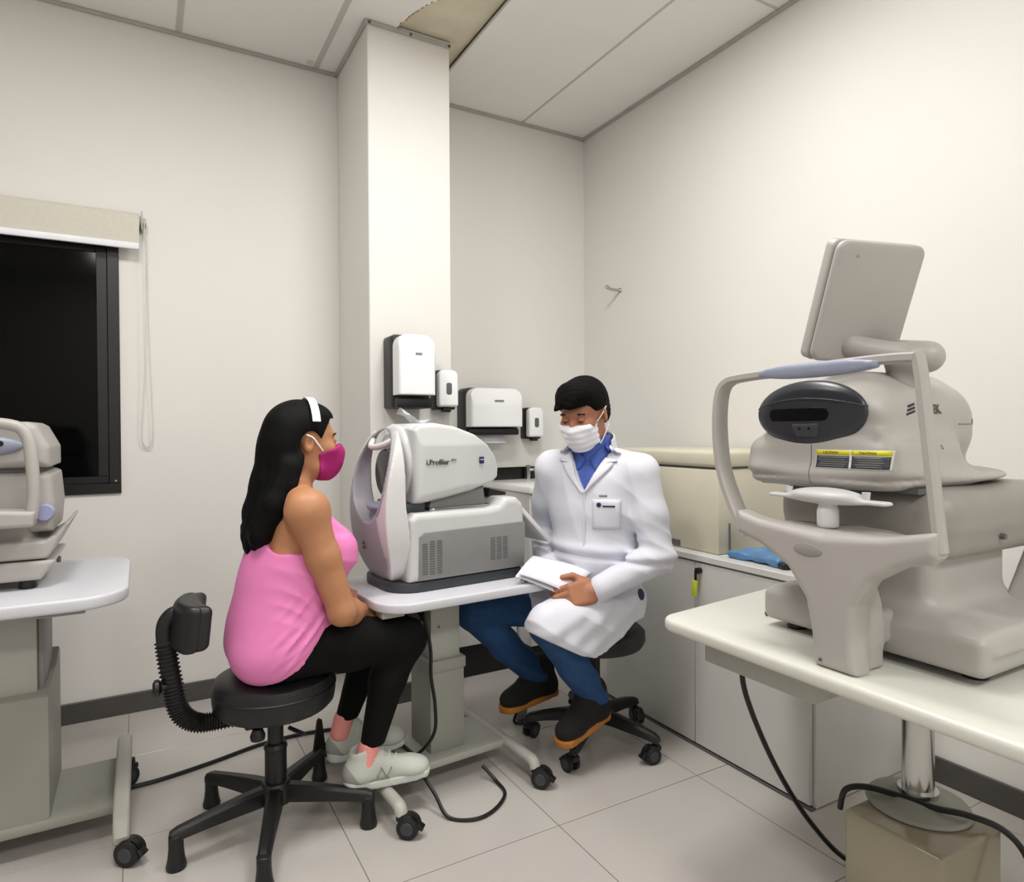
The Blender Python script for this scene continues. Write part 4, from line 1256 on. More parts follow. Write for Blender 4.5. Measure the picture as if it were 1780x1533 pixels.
# chin rest with wings
f = Field((1.30, 0.78, 1.02), (1.46, 1.16, 1.14), 0.004)
f.ell((1.385, 0.965, 1.098), (0.042, 0.085, 0.018), k=0.01)
f.box((1.385, 0.965, 1.090), (0.016, 0.150, 0.005), 0.0045, k=0.02)
f.cone((1.385, 0.960, 1.035), (1.385, 0.960, 1.06), 0.024, 0.024, 0.005)
f.build('chin_rest', 'white_plastic', RC, ORG)
MB().cyl(L(1.385, 0.96, 1.02), L(1.385, 0.96, 1.09), 0.014, n=16).build('chin_post', 'beige_dark', RC)
for y in (0.868, 1.064):
    MB().cyl(L(1.385, y, 1.092), L(1.385, y, 1.112), 0.007, 0.009, n=12).build('paper_peg', 'white_plastic', RC)
# monitor on a swivel arm, its back to the camera
MC = Vector((1.557, 0.983, 1.562)); 
nb = Vector((-0.25, -0.93, -0.36)).normalized()        # back of the screen
wx = Vector((0.97, -0.25, 0)).normalized()
wx = (wx - nb*wx.dot(nb)).normalized()
wy = nb.cross(wx) if nb.cross(wx).z > 0 else wx.cross(nb)
RM = Matrix((wx, nb, wy)).transposed()
mon = MB()
mon.prism(rrect(0, 0, 0.252, 0.292, 0.020), -0.030, 0.0, 'y', 0.006, 3, R=RM, c=MC-Vector(ORG))
mo = mon.build('monitor', 'beige_plastic', RC)
MB().prism(rrect(0.0, 0, 0.250, 0.290, 0.026), 0.0, 0.022, 'y', 0.010, 3, R=RM, c=MC-Vector(ORG)).build('monitor_back', 'beige_plastic', mo)
MB().prism(rrect(0, 0.004, 0.225, 0.235, 0.004), -0.0315, -0.029, 'y', 0, R=RM, c=MC-Vector(ORG)).build('monitor_screen', 'lens_black', mo)
MB().cyl(MC-Vector(ORG)+RM @ Vector((-0.07, 0.0215, 0.11)), MC-Vector(ORG)+RM @ Vector((-0.07, 0.0230, 0.11)), 0.004, n=10).build('monitor_screw', 'beige_dark', mo)
a0 = MC-Vector(ORG)+RM @ Vector((-0.02, 0.018, -0.105))
f = Field((1.44, 0.78, 1.32), (1.80, 1.06, 1.56), 0.005)
A = np.array(a0)+np.array(ORG)
f.cone(A, (1.62, 0.905, 1.425), 0.028, 0.030, 0.01)
f.cone((1.635, 0.935, 1.430), (1.632, 0.872, 1.422), 0.040, 0.038, 0.008)
f.cone((1.65, 0.94, 1.34), (1.65, 0.94, 1.41), 0.040, 0.034, 0.02)
f.build('monitor_arm', 'beige_plastic', RC, ORG)
# ================================================================== people
def npv(*a):
    return np.array(a, float)

def basis(fwd, upv):
    f = np.array(fwd, float); f /= np.linalg.norm(f)
    u = np.array(upv, float); u = u-f*(u@f); u /= np.linalg.norm(u)
    l = np.cross(u, f)
    return np.stack([f, l, u], 1)          # columns: forward, left, up

def head_shape(F, C, R, s=1.0, neck_k=0.02):
    g = lambda x, y, z: C + R @ (npv(x, y, z)*s)
    F.ell(g(-0.012, 0, 0.030), npv(0.097, 0.076, 0.086)*s, R, 0.02)
    F.ell(g(0.022, 0, -0.035), npv(0.070, 0.062, 0.082)*s, R, 0.03)
    F.ell(g(0.058, 0, -0.092), npv(0.027, 0.030, 0.022)*s, R, 0.02)
    F.cone(g(0.030, 0.045, -0.085), g(0.058, 0.012, -0.098), 0.018*s, 0.018*s, 0.02)
    F.cone(g(0.030, -0.045, -0.085), g(0.058, -0.012, -0.098), 0.018*s, 0.018*s, 0.02)
    F.cone(g(0.076, 0.034, 0.022), g(0.076, -0.034, 0.022), 0.014*s, 0.014*s, 0.014)
    for q in (-1, 1):
        F.ell(g(0.098, q*0.031, 0.004), npv(0.015, 0.017, 0.010)*s, R, 0.012, 'sub')
        F.ell(g(0.062, q*0.040, -0.022), npv(0.028, 0.026, 0.024)*s, R, 0.02)
    F.cone(g(0.086, 0, 0.004), g(0.104, 0, -0.030), 0.009*s, 0.014*s, 0.010)
    F.cone(g(0.092, 0.012, -0.034), g(0.092, -0.012, -0.034), 0.010*s, 0.010*s, 0.006)
    F.cone(g(0.084, 0.020, -0.062), g(0.084, -0.020, -0.062), 0.009*s, 0.009*s, 0.010)
    for q in (-1, 1):
        c = g(-0.010, q*0.080, -0.008)
        Re = R @ np.array(rotm(rz=q*0.45))
        F.ell(c, npv(0.019, 0.009, 0.031)*s, Re, 0.008)
        F.ell(c+R @ npv(0.004, q*0.010, 0.004)*s, npv(0.010, 0.007, 0.018)*s, Re, 0.004, 'sub')
    return g

def eyes(g, R, s, parent, origin, lids, skin):
    for q in (-1, 1):
        c = Vector(g(0.080, q*0.031, 0.003))-Vector(origin)
        Rm = Matrix([list(r) for r in R])
        b = bmesh.new(); bmesh.ops.create_uvsphere(b, u_segments=16, v_segments=10, radius=0.0125*s)
        e = MB().bm(b).xform(Rm, c).build('eye', 'eye_white', parent)
        b = bmesh.new(); bmesh.ops.create_uvsphere(b, u_segments=14, v_segments=8, radius=0.0066*s)
        MB().bm(b).xform(Rm, c+Rm @ Vector((0.0068, 0, -0.0055*lids))).build('iris', 'eye_dark', e)
        b = bmesh.new(); bmesh.ops.create_uvsphere(b, u_segments=48, v_segments=48, radius=0.0136*s)
        lo_, hi_ = (-16-14*lids, 13-24*lids)
        kill = []
        for fc in b.faces:
            m_ = fc.calc_center_median().normalized()
            el = math.degrees(math.asin(m_.z)); az = abs(math.degrees(math.atan2(m_.y, m_.x)))
            wgt = max(0.0, 1-(az/62)**2)
            mid_ = (lo_+hi_)/2
            if az < 62 and mid_+(lo_-mid_)*wgt < el < mid_+(hi_-mid_)*wgt:
                kill.append(fc)
        bmesh.ops.delete(b, geom=kill, context='FACES')
        MB().bm(b).xform(Rm, c).build('eyelid', skin, parent)
        lp = []
        for t in range(-5, 6):
            az = rad(t*11.5); el = rad((lo_+hi_)/2+(hi_-(lo_+hi_)/2)*max(0, 1-(t*11.5/62)**2))
            lp.append(c+Rm @ (Vector((math.cos(az)*math.cos(el), math.sin(az)*math.cos(el), math.sin(el)))*0.0142*s))
        MB().tube(lp, [0.0004]+[0.0011]*9+[0.0004], 6).build('eyelash', 'brow_dark', parent)
        pts = [Vector(g(0.0905-0.013*abs(t), q*(0.031+0.020*t), 0.026-0.006*t*t))-Vector(origin) for t in (-0.9, -0.45, 0, 0.45, 0.9)]
        MB().tube(smooth_path(pts, 3), [0.0015]+[0.0045]*11+[0.0015], 8, flat=0.8).build('eyebrow', 'brow_dark', parent)

def hand(F, wrist, fdir, back, side, curl, s=1.0, spread=0.10, thumb_close=0.5, rf=0.0085):
    """palm plus five bent fingers; back = direction the back of the hand faces; side=+1 thumb on +lateral"""
    f = np.array(fdir, float); f /= np.linalg.norm(f)
    b = np.array(back, float); b = b-f*(b@f); b /= np.linalg.norm(b)
    lat = np.cross(b, f)*side
    w = np.array(wrist, float)
    R = np.stack([f, lat, b], 1)
    F.cone(w-f*0.03*s, w+f*0.015*s, 0.026*s, 0.025*s, 0.015)
    F.box(w+f*0.050*s, npv(0.045, 0.040, 0.014)*s, 0.012*s, R, 0.015)
    F.ell(w+f*0.030*s+lat*0.026*s-b*0.008*s, npv(0.035, 0.018, 0.016)*s, R, 0.012)
    lens = [(0.042, 0.026, 0.021), (0.046, 0.030, 0.022), (0.043, 0.027, 0.021), (0.033, 0.021, 0.018)]
    offs = [0.030, 0.010, -0.010, -0.029]
    tips = []
    for i in range(4):
        p = w+f*(0.088-0.006*abs(i-1))*s+lat*offs[i]*s
        a = 0.0
        d0 = f+lat*spread*(0.5-0.33*i)
        d0 /= np.linalg.norm(d0)
        rr = rf*s*(1.0 if i < 3 else 0.88)
        for q in range(3):
            a += curl[q]*(1+0.06*i)
            d = d0*math.cos(a)-b*math.sin(a)
            p2 = p+d*lens[i][q]*s
            F.cone(p, p2, rr*(1.08-0.08*q), rr*(1.0-0.08*q), 0.004)
            p = p2
        tips.append(p)
    p = w+f*0.022*s+lat*0.034*s-b*0.006*s
    d = (f*0.72+lat*0.62-b*0.30*thumb_close); d /= np.linalg.norm(d)
    p2 = p+d*0.044*s
    F.cone(p, p2, 0.0135*s, 0.0105*s, 0.010)
    d = (f*0.95+lat*(0.25-0.5*thumb_close)-b*0.25*thumb_close); d /= np.linalg.norm(d)
    p3 = p2+d*0.034*s
    F.cone(p2, p3, 0.0105*s, 0.0088*s, 0.004)
    return tips

# ------------------------------------------------------------------ the woman
WO = (0.362, 2.165, 0.5035)
YW = 2.17
Hc = npv(0.462, YW+0.005, 1.222)
HR = basis((1, 0.05, -0.03), (0, 0, 1))
w_neck = npv(0.425, YW, 1.075)
wsh = {-1: npv(0.432, 2.003, 1.012), 1: npv(0.432, 2.337, 1.012)}
welb = {-1: npv(0.528, 1.985, 0.705), 1: npv(0.53, 2.355, 0.715)}
wwri = {-1: npv(0.628, 2.130, 0.655), 1: npv(0.640, 2.225, 0.668)}
whip = {-1: npv(0.385, 2.085, 0.585), 1: npv(0.385, 2.262, 0.590)}
wkne = {-1: npv(0.765, 2.075, 0.560), 1: npv(0.770, 2.285, 0.570)}
wank = {-1: npv(0.640, 2.075, 0.228), 1: npv(0.617, 2.290, 0.245)}

def w_torso(F, off=0.0, k=0.05):
    F.ell((0.392, YW, 0.590), npv(0.150, 0.182, 0.110)+off, None, k)
    F.ell((0.401, YW, 0.700), npv(0.146, 0.164, 0.160)+off, None, k)
    F.ell((0.410, YW, 0.790), npv(0.138, 0.150, 0.120)+off, None, k)
    F.ell((0.388, YW, 0.645), npv(0.150, 0.172, 0.120)+off, None, k)
    F.ell((0.425, YW, 0.870), npv(0.128, 0.142, 0.150)+off, None, k)
    F.ell((0.415, YW, 0.975), npv(0.098, 0.140, 0.100)+off, None, k)
    for q in (-1, 1):
        F.ell((0.518, YW+q*0.070, 0.868), npv(0.082, 0.076, 0.080)+off, None, k)
        F.ell((0.345, YW+q*0.075, 0.575), npv(0.104, 0.100, 0.080)+off, None, k)

F = Field((0.15, 1.86, 0.08), (0.98, 2.47, 1.38), 0.005)
g = head_shape(F, Hc, HR, 0.99)
F.cone((0.412, YW, 1.045), (0.448, YW, 1.145), 0.056, 0.050, 0.03)
w_torso(F, -0.008)
for q in (-1, 1):
    F.cone((0.418, YW+q*0.04, 1.06), wsh[q]+npv(0, -q*0.01, 0.012), 0.050, 0.050, 0.03)
    F.ell(wsh[q], (0.062, 0.056, 0.062), None, 0.03)
    m = wsh[q]*0.55+welb[q]*0.45
    F.cone(wsh[q], m, 0.056, 0.049, 0.03)
    F.cone(m, welb[q], 0.049, 0.041, 0.02)
    F.cone(welb[q], welb[q]*0.6+wwri[q]*0.4, 0.043, 0.042, 0.015)
    F.cone(welb[q]*0.6+wwri[q]*0.4, wwri[q], 0.042, 0.028, 0.015)
    hd = npv(0.85, -q*0.25, -0.45)
    hand(F, wwri[q]+npv(0.02, 0, -0.005), hd, (0.3, q*0.25, 0.9), -q if False else (1 if q < 0 else -1), (0.25, 0.35, 0.25), 0.92, 0.06)
    F.cone(whip[q], wkne[q], 0.078, 0.056, 0.03)
    F.cone(wkne[q], wkne[q]*0.62+wank[q]*0.38+npv(-0.018, 0, 0), 0.048, 0.044, 0.02)
    F.cone(wkne[q]*0.62+wank[q]*0.38+npv(-0.018, 0, 0), wank[q], 0.044, 0.028, 0.02)
    F.cone(wank[q]+npv(-0.01, 0, -0.03), wank[q]+npv(0.10, 0, -0.085), 0.026, 0.020, 0.02)
# hollow above the collar bones / spine groove
F.disp(lambda X, Y, Z: 0.004*np.exp(-((Y-YW)/0.018)**2)*np.exp(-((X-0.30)/0.06)**2)*np.exp(-((Z-0.97)/0.08)**2))
woman = F.build('person', 'skin_warm', None, WO)
woman.location = WO
tag(woman, 'woman in pink tank top and black leggings seated in profile on black stool', 'person')
eyes(g, HR, 0.99, woman, WO, 0.2, 'skin_warm')

# tank top
F = Field((0.18, 1.94, 0.44), (0.68, 2.40, 1.10), 0.005)
w_torso(F, 0.010)
def pinkfold(X, Y, Z):
    s = np.zeros(np.broadcast(X, Y, Z).shape)
    # folds fanning from the lap up towards the back
    t = (Z-0.60) - 0.75*(X-0.50)
    env = np.exp(-((Z-0.62)/0.10)**2)*sstep(X, 0.28, 0.42)
    s = s + 0.0090*(np.abs(np.sin(t*58+3*np.sin(9*X)))**0.7-0.6)*env
    s = s + 0.0022*np.sin(t*190+6*np.sin(7*X+9*Y))*env
    t2 = (Z-0.74) + 0.22*(X-0.40)
    s = s + 0.0058*sstep(X, 0.29, 0.40)*(np.abs(np.sin(t2*66+3*np.sin(14*X)+8*Y))**0.7-0.6)*np.exp(-((Z-0.74)/0.07)**2)
    t3 = (Z-0.83) + 0.30*(X-0.40)
    s = s + 0.0046*sstep(X, 0.29, 0.38)*(np.abs(np.sin(t3*48))**0.7-0.6)*np.exp(-((Z-0.84)/0.05)**2)
    return s
F.disp(pinkfold)
def topline(X, Y, Z):
    dy = np.abs(Y-YW)
    back = 0.885 + 0.30*sstep(0.095-dy, 0, 0.085) + 0.10*sstep(0.36-X, 0.0, 0.10)
    front = 0.925 + 0.16*sstep(0.115-dy, 0, 0.06)
    w = sstep(X, 0.42, 0.50)
    edge = back*(1-w)+front*w
    neck = 1.02 - 0.0*X
    edge = np.where(dy < 0.06, np.minimum(edge, neck + 0.0*edge), edge)
    return Z-edge
F.cut(topline)
def hemline(X, Y, Z):
    xs_ = [0.18, 0.25, 0.30, 0.35, 0.40, 0.45, 0.48, 0.52, 0.68]
    zs_ = [0.5036, 0.5036, 0.506, 0.520, 0.552, 0.612, 0.650, 0.662, 0.664]
    return (np.interp(X.ravel(), xs_, zs_).reshape(X.shape)+0*Y)-Z
F.cut(hemline)
F.build('tank_top', 'pink_cloth', woman, WO)
# shoulder straps
for q in (-1, 1):
    p = smooth_path([(0.500, YW+q*0.085, 0.965), (0.475, YW+q*0.090, 1.040), (0.430, YW+q*0.088, 1.088), (0.375, YW+q*0.075, 1.060), (0.335, YW+q*0.050, 1.000), (0.305, YW+q*0.02, 0.93)], 6)
    MB().tube([v-Vector(WO) for v in p], 0.013, 10, flat=0.35, ref=(1, 0, 0)).build('strap', 'pink_cloth', woman)
# leggings
F = Field((0.18, 1.94, 0.18), (0.92, 2.42, 0.80), 0.005)
F.ell((0.395, YW, 0.585), (0.150, 0.180, 0.080), None, 0.03)
F.ell((0.440, YW, 0.610), (0.120, 0.150, 0.085), None, 0.03)
for q in (-1, 1):
    F.ell((0.350, YW+q*0.080, 0.560), (0.100, 0.094, 0.058), None, 0.03)
    m = whip[q]*0.5+wkne[q]*0.5+npv(0, 0, 0.004)
    F.cone(whip[q], m, 0.094, 0.084, 0.03)
    F.cone(m, wkne[q], 0.084, 0.065, 0.03)
    kb = wkne[q]*0.62+wank[q]*0.38+npv(-0.018, 0, 0)
    F.cone(wkne[q], kb, 0.062, 0.058, 0.03)
    F.cone(kb, wank[q]+npv(0.004, 0, 0.0), 0.058, 0.037, 0.02)
F.disp(lambda X, Y, Z: 0.0015*np.sin(90*Z+40*X)*np.exp(-((X-0.50)/0.08)**2))
F.cut(lambda X, Y, Z: np.where(X < 0.53, 0.5035-Z, -1.0)+0*Y)
F.cut(lambda X, Y, Z: (np.where(Y < YW, 0.236, 0.246)-Z+0*X) - 0)
F.build('leggings', 'black_cloth', woman, WO)
# face mask with ear loops
F = Field((0.42, 2.06, 1.06), (0.64, 2.29, 1.24), 0.004)
head_shape(F, Hc, HR, 1.065)
F.ell(Hc+HR @ npv(0.078, 0, -0.055), (0.050, 0.050, 0.062), HR, 0.03)
def local(X, Y, Z, C, R):
    x = X-C[0]; y = Y-C[1]; z = Z-C[2]
    return (R[0, 0]*x+R[1, 0]*y+R[2, 0]*z, R[0, 1]*x+R[1, 1]*y+R[2, 1]*z, R[0, 2]*x+R[1, 2]*y+R[2, 2]*z)
def wm(X, Y, Z):
    x, y, z = local(X, Y, Z, Hc, HR)
    top = z-(-0.012-0.40*(0.10-x) )
    top = np.maximum(top, -1)
    return np.maximum(np.maximum(top, 0.030-0.10*(z+0.06)-x), -0.128-z)
F.cut(wm)
F.build('face_mask', 'mask_magenta', woman, WO)
for q in (-1, 1):
    a = [g(0.040, q*0.070, -0.030), g(0.020, q*0.083, -0.008), g(0.002, q*0.088, 0.012), g(-0.018, q*0.088, 0.020)]
    MB().tube([Vector(p)-Vector(WO) for p in smooth_path(a, 5)], 0.0028, 8).build('ear_loop', 'band_white', woman)
# long black hair
F = Field((0.20, 2.02, 0.84), (0.60, 2.33, 1.38), 0.005)
F.ell(Hc+HR @ npv(-0.020, 0, 0.034), (0.106, 0.090, 0.100), HR, 0.0)
F.ell(Hc+HR @ npv(0.036, 0, 0.076), (0.048, 0.062, 0.038), HR, 0.03)
F.ell(Hc+HR @ npv(-0.060, 0, -0.02), (0.075, 0.092, 0.12), HR, 0.03)
F.chain([npv(0.395, YW, 1.19), npv(0.370, YW, 1.08), npv(0.335, YW, 1.00), npv(0.310, YW-0.01, 0.925), npv(0.300, YW-0.015, 0.895)], [0.080, 0.072, 0.058, 0.040, 0.022], 0.03)
for q in (-0.055, -0.02, 0.02, 0.055):
    F.chain([npv(0.400, YW+1.2*q, 1.14), npv(0.352, YW+1.5*q, 1.03), npv(0.312, YW+1.35*q, 0.94), npv(0.292+0.1*abs(q), YW+1.2*q, 0.878+0.5*abs(q))], [0.045, 0.042, 0.034, 0.012], 0.02)
F.chain([npv(0.445, YW-0.075, 1.17), npv(0.415, YW-0.085, 1.08), npv(0.368, YW-0.082, 1.00), npv(0.335, YW-0.070, 0.935)], [0.030, 0.032, 0.026, 0.010], 0.02)
def wh(X, Y, Z):
    x, y, z = local(X, Y, Z, Hc, HR)
    # face window
    return -(np.maximum(np.maximum(0.030+0.50*np.maximum(z-0.00, -0.03)-x, z-0.074-0.25*(0.09-x)), -0.5))
F.cut(wh)
def ear_window(X, Y, Z):
    x, y, z = local(X, Y, Z, Hc, HR)
    return 0.036-np.sqrt((x+0.000)**2+((z+0.010)*0.85)**2) - 0.3*np.maximum(0, 0.060-np.abs(y))
F.cut(ear_window)
def neck_window(X, Y, Z):
    x, y, z = local(X, Y, Z, Hc, HR)
    return np.minimum(x+0.026-0.30*np.minimum(0, z+0.06), -0.002-z)
F.cut(neck_window)
F.disp(lambda X, Y, Z: 0.0014*np.sin(300*Y+90*X+6*np.sin(14*Z))*sstep(1.22-Z, 0, 0.10))
F.build('hair', 'hair_black', woman, WO)
# white head band over the crown
a = []
for t in np.linspace(-0.42, 0.42, 15):
    ang = t*PI
    a.append(Vector(Hc+HR @ npv(0.012-0.004*math.cos(ang), 0.0975*math.sin(ang), 0.036+0.1035*math.cos(ang)))-Vector(WO))
V = []; Fc = []
for i, p in enumerate(a):
    n = (p+Vector(WO)-Vector(Hc)).normalized()
    fx = Vector(HR[:, 0])*0.0125
    V += [p-fx, p+fx, p+fx+n*0.0025, p-fx+n*0.0025]
for i in range(len(a)-1):
    for k in range(4):
        Fc.append([4*i+k, 4*i+(k+1) % 4, 4*i+4+(k+1) % 4, 4*i+4+k])
Fc.append([3, 2, 1, 0]); Fc.append([4*(len(a)-1)+k for k in range(4)])
mesh_obj('headband', V, Fc, 'band_white', woman)

# running shoes: heel at h, pointing along d; dims
def sneaker(parent, origin, h, ang, z0, s=1.0):
    """h = heel bottom point (x,y); ang = yaw"""
    R = np.array(rotm(rz=ang))
    C = npv(h[0], h[1], z0)
    g_ = lambda x, y, z: C + R @ (npv(x, y, z)*s)
    lo = C-0.32; hi = C+0.32; lo[2] = z0-0.01; hi[2] = z0+0.16
    out = [npv(0.0, -0.0), ]
    F = Field(lo, hi, 0.0045)
    F.ell(g_(0.045, 0, 0.050), npv(0.048, 0.036, 0.048)*s, R, 0.02)
    F.cone(g_(0.055, 0, 0.108), g_(0.055, 0, 0.05), 0.037*s, 0.037*s, 0.02)
    F.cone(g_(0.085, 0, 0.118), g_(0.11, 0, 0.08), 0.022*s, 0.026*s, 0.015)
    F.cone(g_(0.05, 0, 0.045), g_(0.20, 0, 0.036), 0.034*s, 0.036*s, 0.02)
    F.cone(g_(0.085, 0, 0.075), g_(0.19, 0, 0.046), 0.030*s, 0.026*s, 0.02)
    F.ell(g_(0.222, 0.0, 0.034), npv(0.050, 0.044, 0.034)*s, R, 0.02)
    F.cone(g_(0.050, 0, 0.122), g_(0.050, 0, 0.17), 0.029*s, 0.030*s, 0.006, 'sub')
    F.cut(lambda X, Y, Z: (z0+0.022*s)-Z+0*X+0*Y)
    up_ = F.build('shoe', 'shoe_light', parent, origin)
    F = Field(lo, hi, 0.0045)
    X, Y, Z = F.all()
    x, y, z = local(X, Y, Z, C, R); x = x/s; y = y/s; z = z/s
    wid = 0.036+0.010*sstep(x, 0.08, 0.20)
    d2 = np.maximum(np.abs(y)-wid, np.maximum(0.036-x, x-0.228))
    d2 = np.maximum(np.sqrt(np.maximum(0.036-x, 0)**2+y**2)-0.037, np.abs(y)-wid)
    d2 = np.maximum(d2, np.sqrt(np.maximum(x-0.228, 0)**2+y**2)-0.046)
    up2 = 0.008*sstep(x, 0.20, 0.275)
    F.d = (np.maximum(d2, np.maximum(-z+up2, z-0.026-0.006*sstep(0.08-x, 0, 0.08)))*s).astype(np.float32)
    F.build('shoe_sole', 'shoe_sole', up_, origin)
    # grey suede patches: heel counter and side stripe, laces
    F = Field(lo, hi, 0.0045)
    F.ell(g_(0.045, 0, 0.048), npv(0.050, 0.038, 0.050)*s, R, 0.02)
    F.cone(g_(0.05, 0, 0.044), g_(0.20, 0, 0.035), 0.036*s, 0.0375*s, 0.02)
    def band_(X, Y, Z):
        x, y, z = local(X, Y, Z, C, R); x = x/s; z = z/s
        heel = np.maximum(x-0.055-0.4*(z-0.02), 0.026-z)
        low = np.maximum(np.maximum(z-0.036, 0.024-z), x-0.14)
        return np.minimum(heel, low)*s
    F.cut(band_)
    F.build('shoe_patch', 'shoe_grey', up_, origin)
    for k in range(5):
        x = 0.098+0.021*k; zt = 0.117-0.0125*k
        pts = [g_(x-0.006, -0.030, zt-0.028), g_(x, -0.014, zt-0.002), g_(x+0.002, 0, zt+0.003), g_(x+0.008, 0.014, zt-0.003), g_(x+0.01, 0.030, zt-0.030)]
        MB().tube([Vector(p)-Vector(origin) for p in smooth_path(pts, 4)], 0.0036*s, 6).build('lace', 'shoe_sole', up_)
    for sg_ in (-1, 1):
        pts = [g_(0.098, sg_*0.0375, 0.036), g_(0.112, sg_*0.036, 0.066), g_(0.128, sg_*0.0385, 0.034), g_(0.144, sg_*0.035, 0.062)]
        MB().tube([Vector(p)-Vector(origin) for p in pts], 0.0045*s, 6, flat=0.5).build('side_mark', 'shoe_grey', up_)
    return up_
sneaker(woman, WO, (0.555, 2.088), rad(-8), 0.1025, 1.03)
sneaker(woman, WO, (0.556, 2.300), rad(-2), 0.1025, 1.03)
for q in (-1, 1):
    p = wank[q]
    F = Field(p-npv(0.09, 0.07, 0.07), p+npv(0.09, 0.07, 0.09), 0.0045)
    F.cone(p+npv(-0.016, 0, -0.05), p+npv(0.0, 0, 0.02), 0.036, 0.0335, 0.0)
    F.cut(lambda X, Y, Z: Z-(p[2]+0.020)+0*X+0*Y)
    F.build('sock', 'sock_pink', woman, WO)

# ------------------------------------------------------------------ the man
MO = (1.585, 2.125, 0.4745)
BF = npv(-0.82, -0.57, 0); BF /= np.linalg.norm(BF)
BR = basis(BF, (0, 0, 1))
BL = BR[:, 1]
mHc = npv(1.492, 2.070, 1.318)
mHR = basis((-0.894*0.93, -0.448*0.93, -0.36), (0, 0, 1))
ms = 1.06
neckb = npv(1.560, 2.090, 1.165)
msh = {1: npv(1.560, 2.092, 1.085)+BL*0.185, -1: npv(1.560, 2.092, 1.095)-BL*0.178}
melb = {1: npv(1.688, 1.868, 0.772), -1: npv(1.500, 2.365, 0.815)}
mwri = {1: npv(1.448, 1.905, 0.680), -1: npv(1.385, 2.175, 0.705)}
mhip = {1: npv(1.630, 2.030, 0.560), -1: npv(1.535, 2.225, 0.560)}
mkne = {1: npv(1.250, 1.955, 0.560), -1: npv(1.128, 2.315, 0.540)}
mank = {1: npv(1.482, 1.998, 0.245), -1: npv(1.405, 2.300, 0.248)}
def torso_pt(f, l, z):
    b = npv(1.590, 2.125, 0)+(npv(1.555, 2.092, 0)-npv(1.590, 2.125, 0))*np.clip((z-0.55)/0.6, 0, 1)
    return b+BF*f+BL*l+npv(0, 0, z)
def m_torso(F, off, k=0.04):
    F.ell(torso_pt(0, 0, 0.595), npv(0.150, 0.185, 0.115)+off, BR, k)
    F.ell(torso_pt(0.015, 0, 0.760), npv(0.128, 0.168, 0.170)+off, BR, k)
    F.ell(torso_pt(0.010, 0, 0.950), npv(0.118, 0.175, 0.180)+off, BR, k)
    F.ell(torso_pt(0.0, 0, 1.055), npv(0.100, 0.165, 0.090)+off, BR, k)
    F.cone(torso_pt(-0.015, 0.03, 1.125), msh[1]+npv(0, 0, 0.012), 0.058+off, 0.052+off, k)
    F.cone(torso_pt(-0.015, -0.03, 1.125), msh[-1]+npv(0, 0, 0.012), 0.058+off, 0.052+off, k)

F = Field((1.02, 1.72, 0.10), (1.90, 2.50, 1.50), 0.005)
mg = head_shape(F, mHc, mHR, ms)
F.cone(neckb, mHc+mHR @ npv(-0.030, 0, -0.06), 0.060, 0.058, 0.03)
m_torso(F, -0.035)
for q in (-1, 1):
    F.cone(msh[q], melb[q], 0.040, 0.034, 0.02)
    F.cone(melb[q], mwri[q], 0.036, 0.027, 0.02)
    F.cone(mhip[q], mkne[q], 0.065, 0.048, 0.02)
    F.cone(mkne[q], mank[q], 0.048, 0.034, 0.02)
    F.cone(mank[q], mank[q]+npv(-0.06, -0.02, -0.075), 0.030, 0.024, 0.02)
hand(F, mwri[1]+npv(-0.020, 0.006, -0.008), (-0.95, 0.16, -0.12), (-0.36, -0.78, 0.42), -1, (0.50, 0.85, 0.55), 1.16, 0.08, 0.35, 0.0092)
hand(F, mwri[-1]+npv(-0.02, -0.01, -0.006), (-0.80, -0.50, -0.15), (0.1, 0.2, -0.95), -1, (0.20, 0.3, 0.2), 1.05, 0.10, 0.45)
man = F.build('person', 'skin_tan', None, MO)
man.location = MO
tag(man, 'man in white coat and white face mask seated reading sheets of paper', 'person')
eyes(mg, mHR, ms, man, MO, 1.0, 'skin_tan')

# blue shirt
F = Field((1.35, 1.85, 0.85), (1.80, 2.35, 1.28), 0.005)
m_torso(F, -0.008)
F.cone(neckb+npv(0, 0, -0.03), neckb+npv(-0.008, -0.005, 0.045), 0.070, 0.066, 0.03)
F.cone(neckb+npv(-0.002, 0, 0.02), neckb+npv(-0.022, -0.012, 0.12), 0.060, 0.058, 0.004, 'sub')
shirt = F.build('shirt', 'shirt_blue', man, MO)
sbvh = BVHTree.FromPolygons([tuple(v.co) for v in shirt.data.vertices], [tuple(p.vertices) for p in shirt.data.polygons])
for q in (-1, 1):
    V = []; Fc = []
    for i in range(13):
        t_ = i/12
        l_in = 0.066*(1-t_)+0.008*t_; z_in = 1.200-0.062*t_
        wdt = np.interp(t_, [0, 0.6, 0.95, 1.0], [0.030, 0.040, 0.058, 0.040])
        for j in range(4):
            s_ = j/3
            l_ = l_in+wdt*s_*0.55; z_ = z_in-wdt*s_*0.85
            hit = sbvh.ray_cast(Vector(torso_pt(0.30, q*l_, z_))-Vector(MO), -Vector(BF), 0.5)
            p = hit[0] if hit[0] is not None else Vector(torso_pt(0.06, q*l_, z_))-Vector(MO)
            V.append(p+Vector(BF)*(0.005+0.002*s_))
    for i in range(12):
        for j in range(3):
            Fc.append([i*4+j, (i+1)*4+j, (i+1)*4+j+1, i*4+j+1])
    o = mesh_obj('shirt_collar', V, Fc, 'shirt_blue', man)
    md = o.modifiers.new('thick', 'SOLIDIFY'); md.thickness = 0.003; md.offset = 0

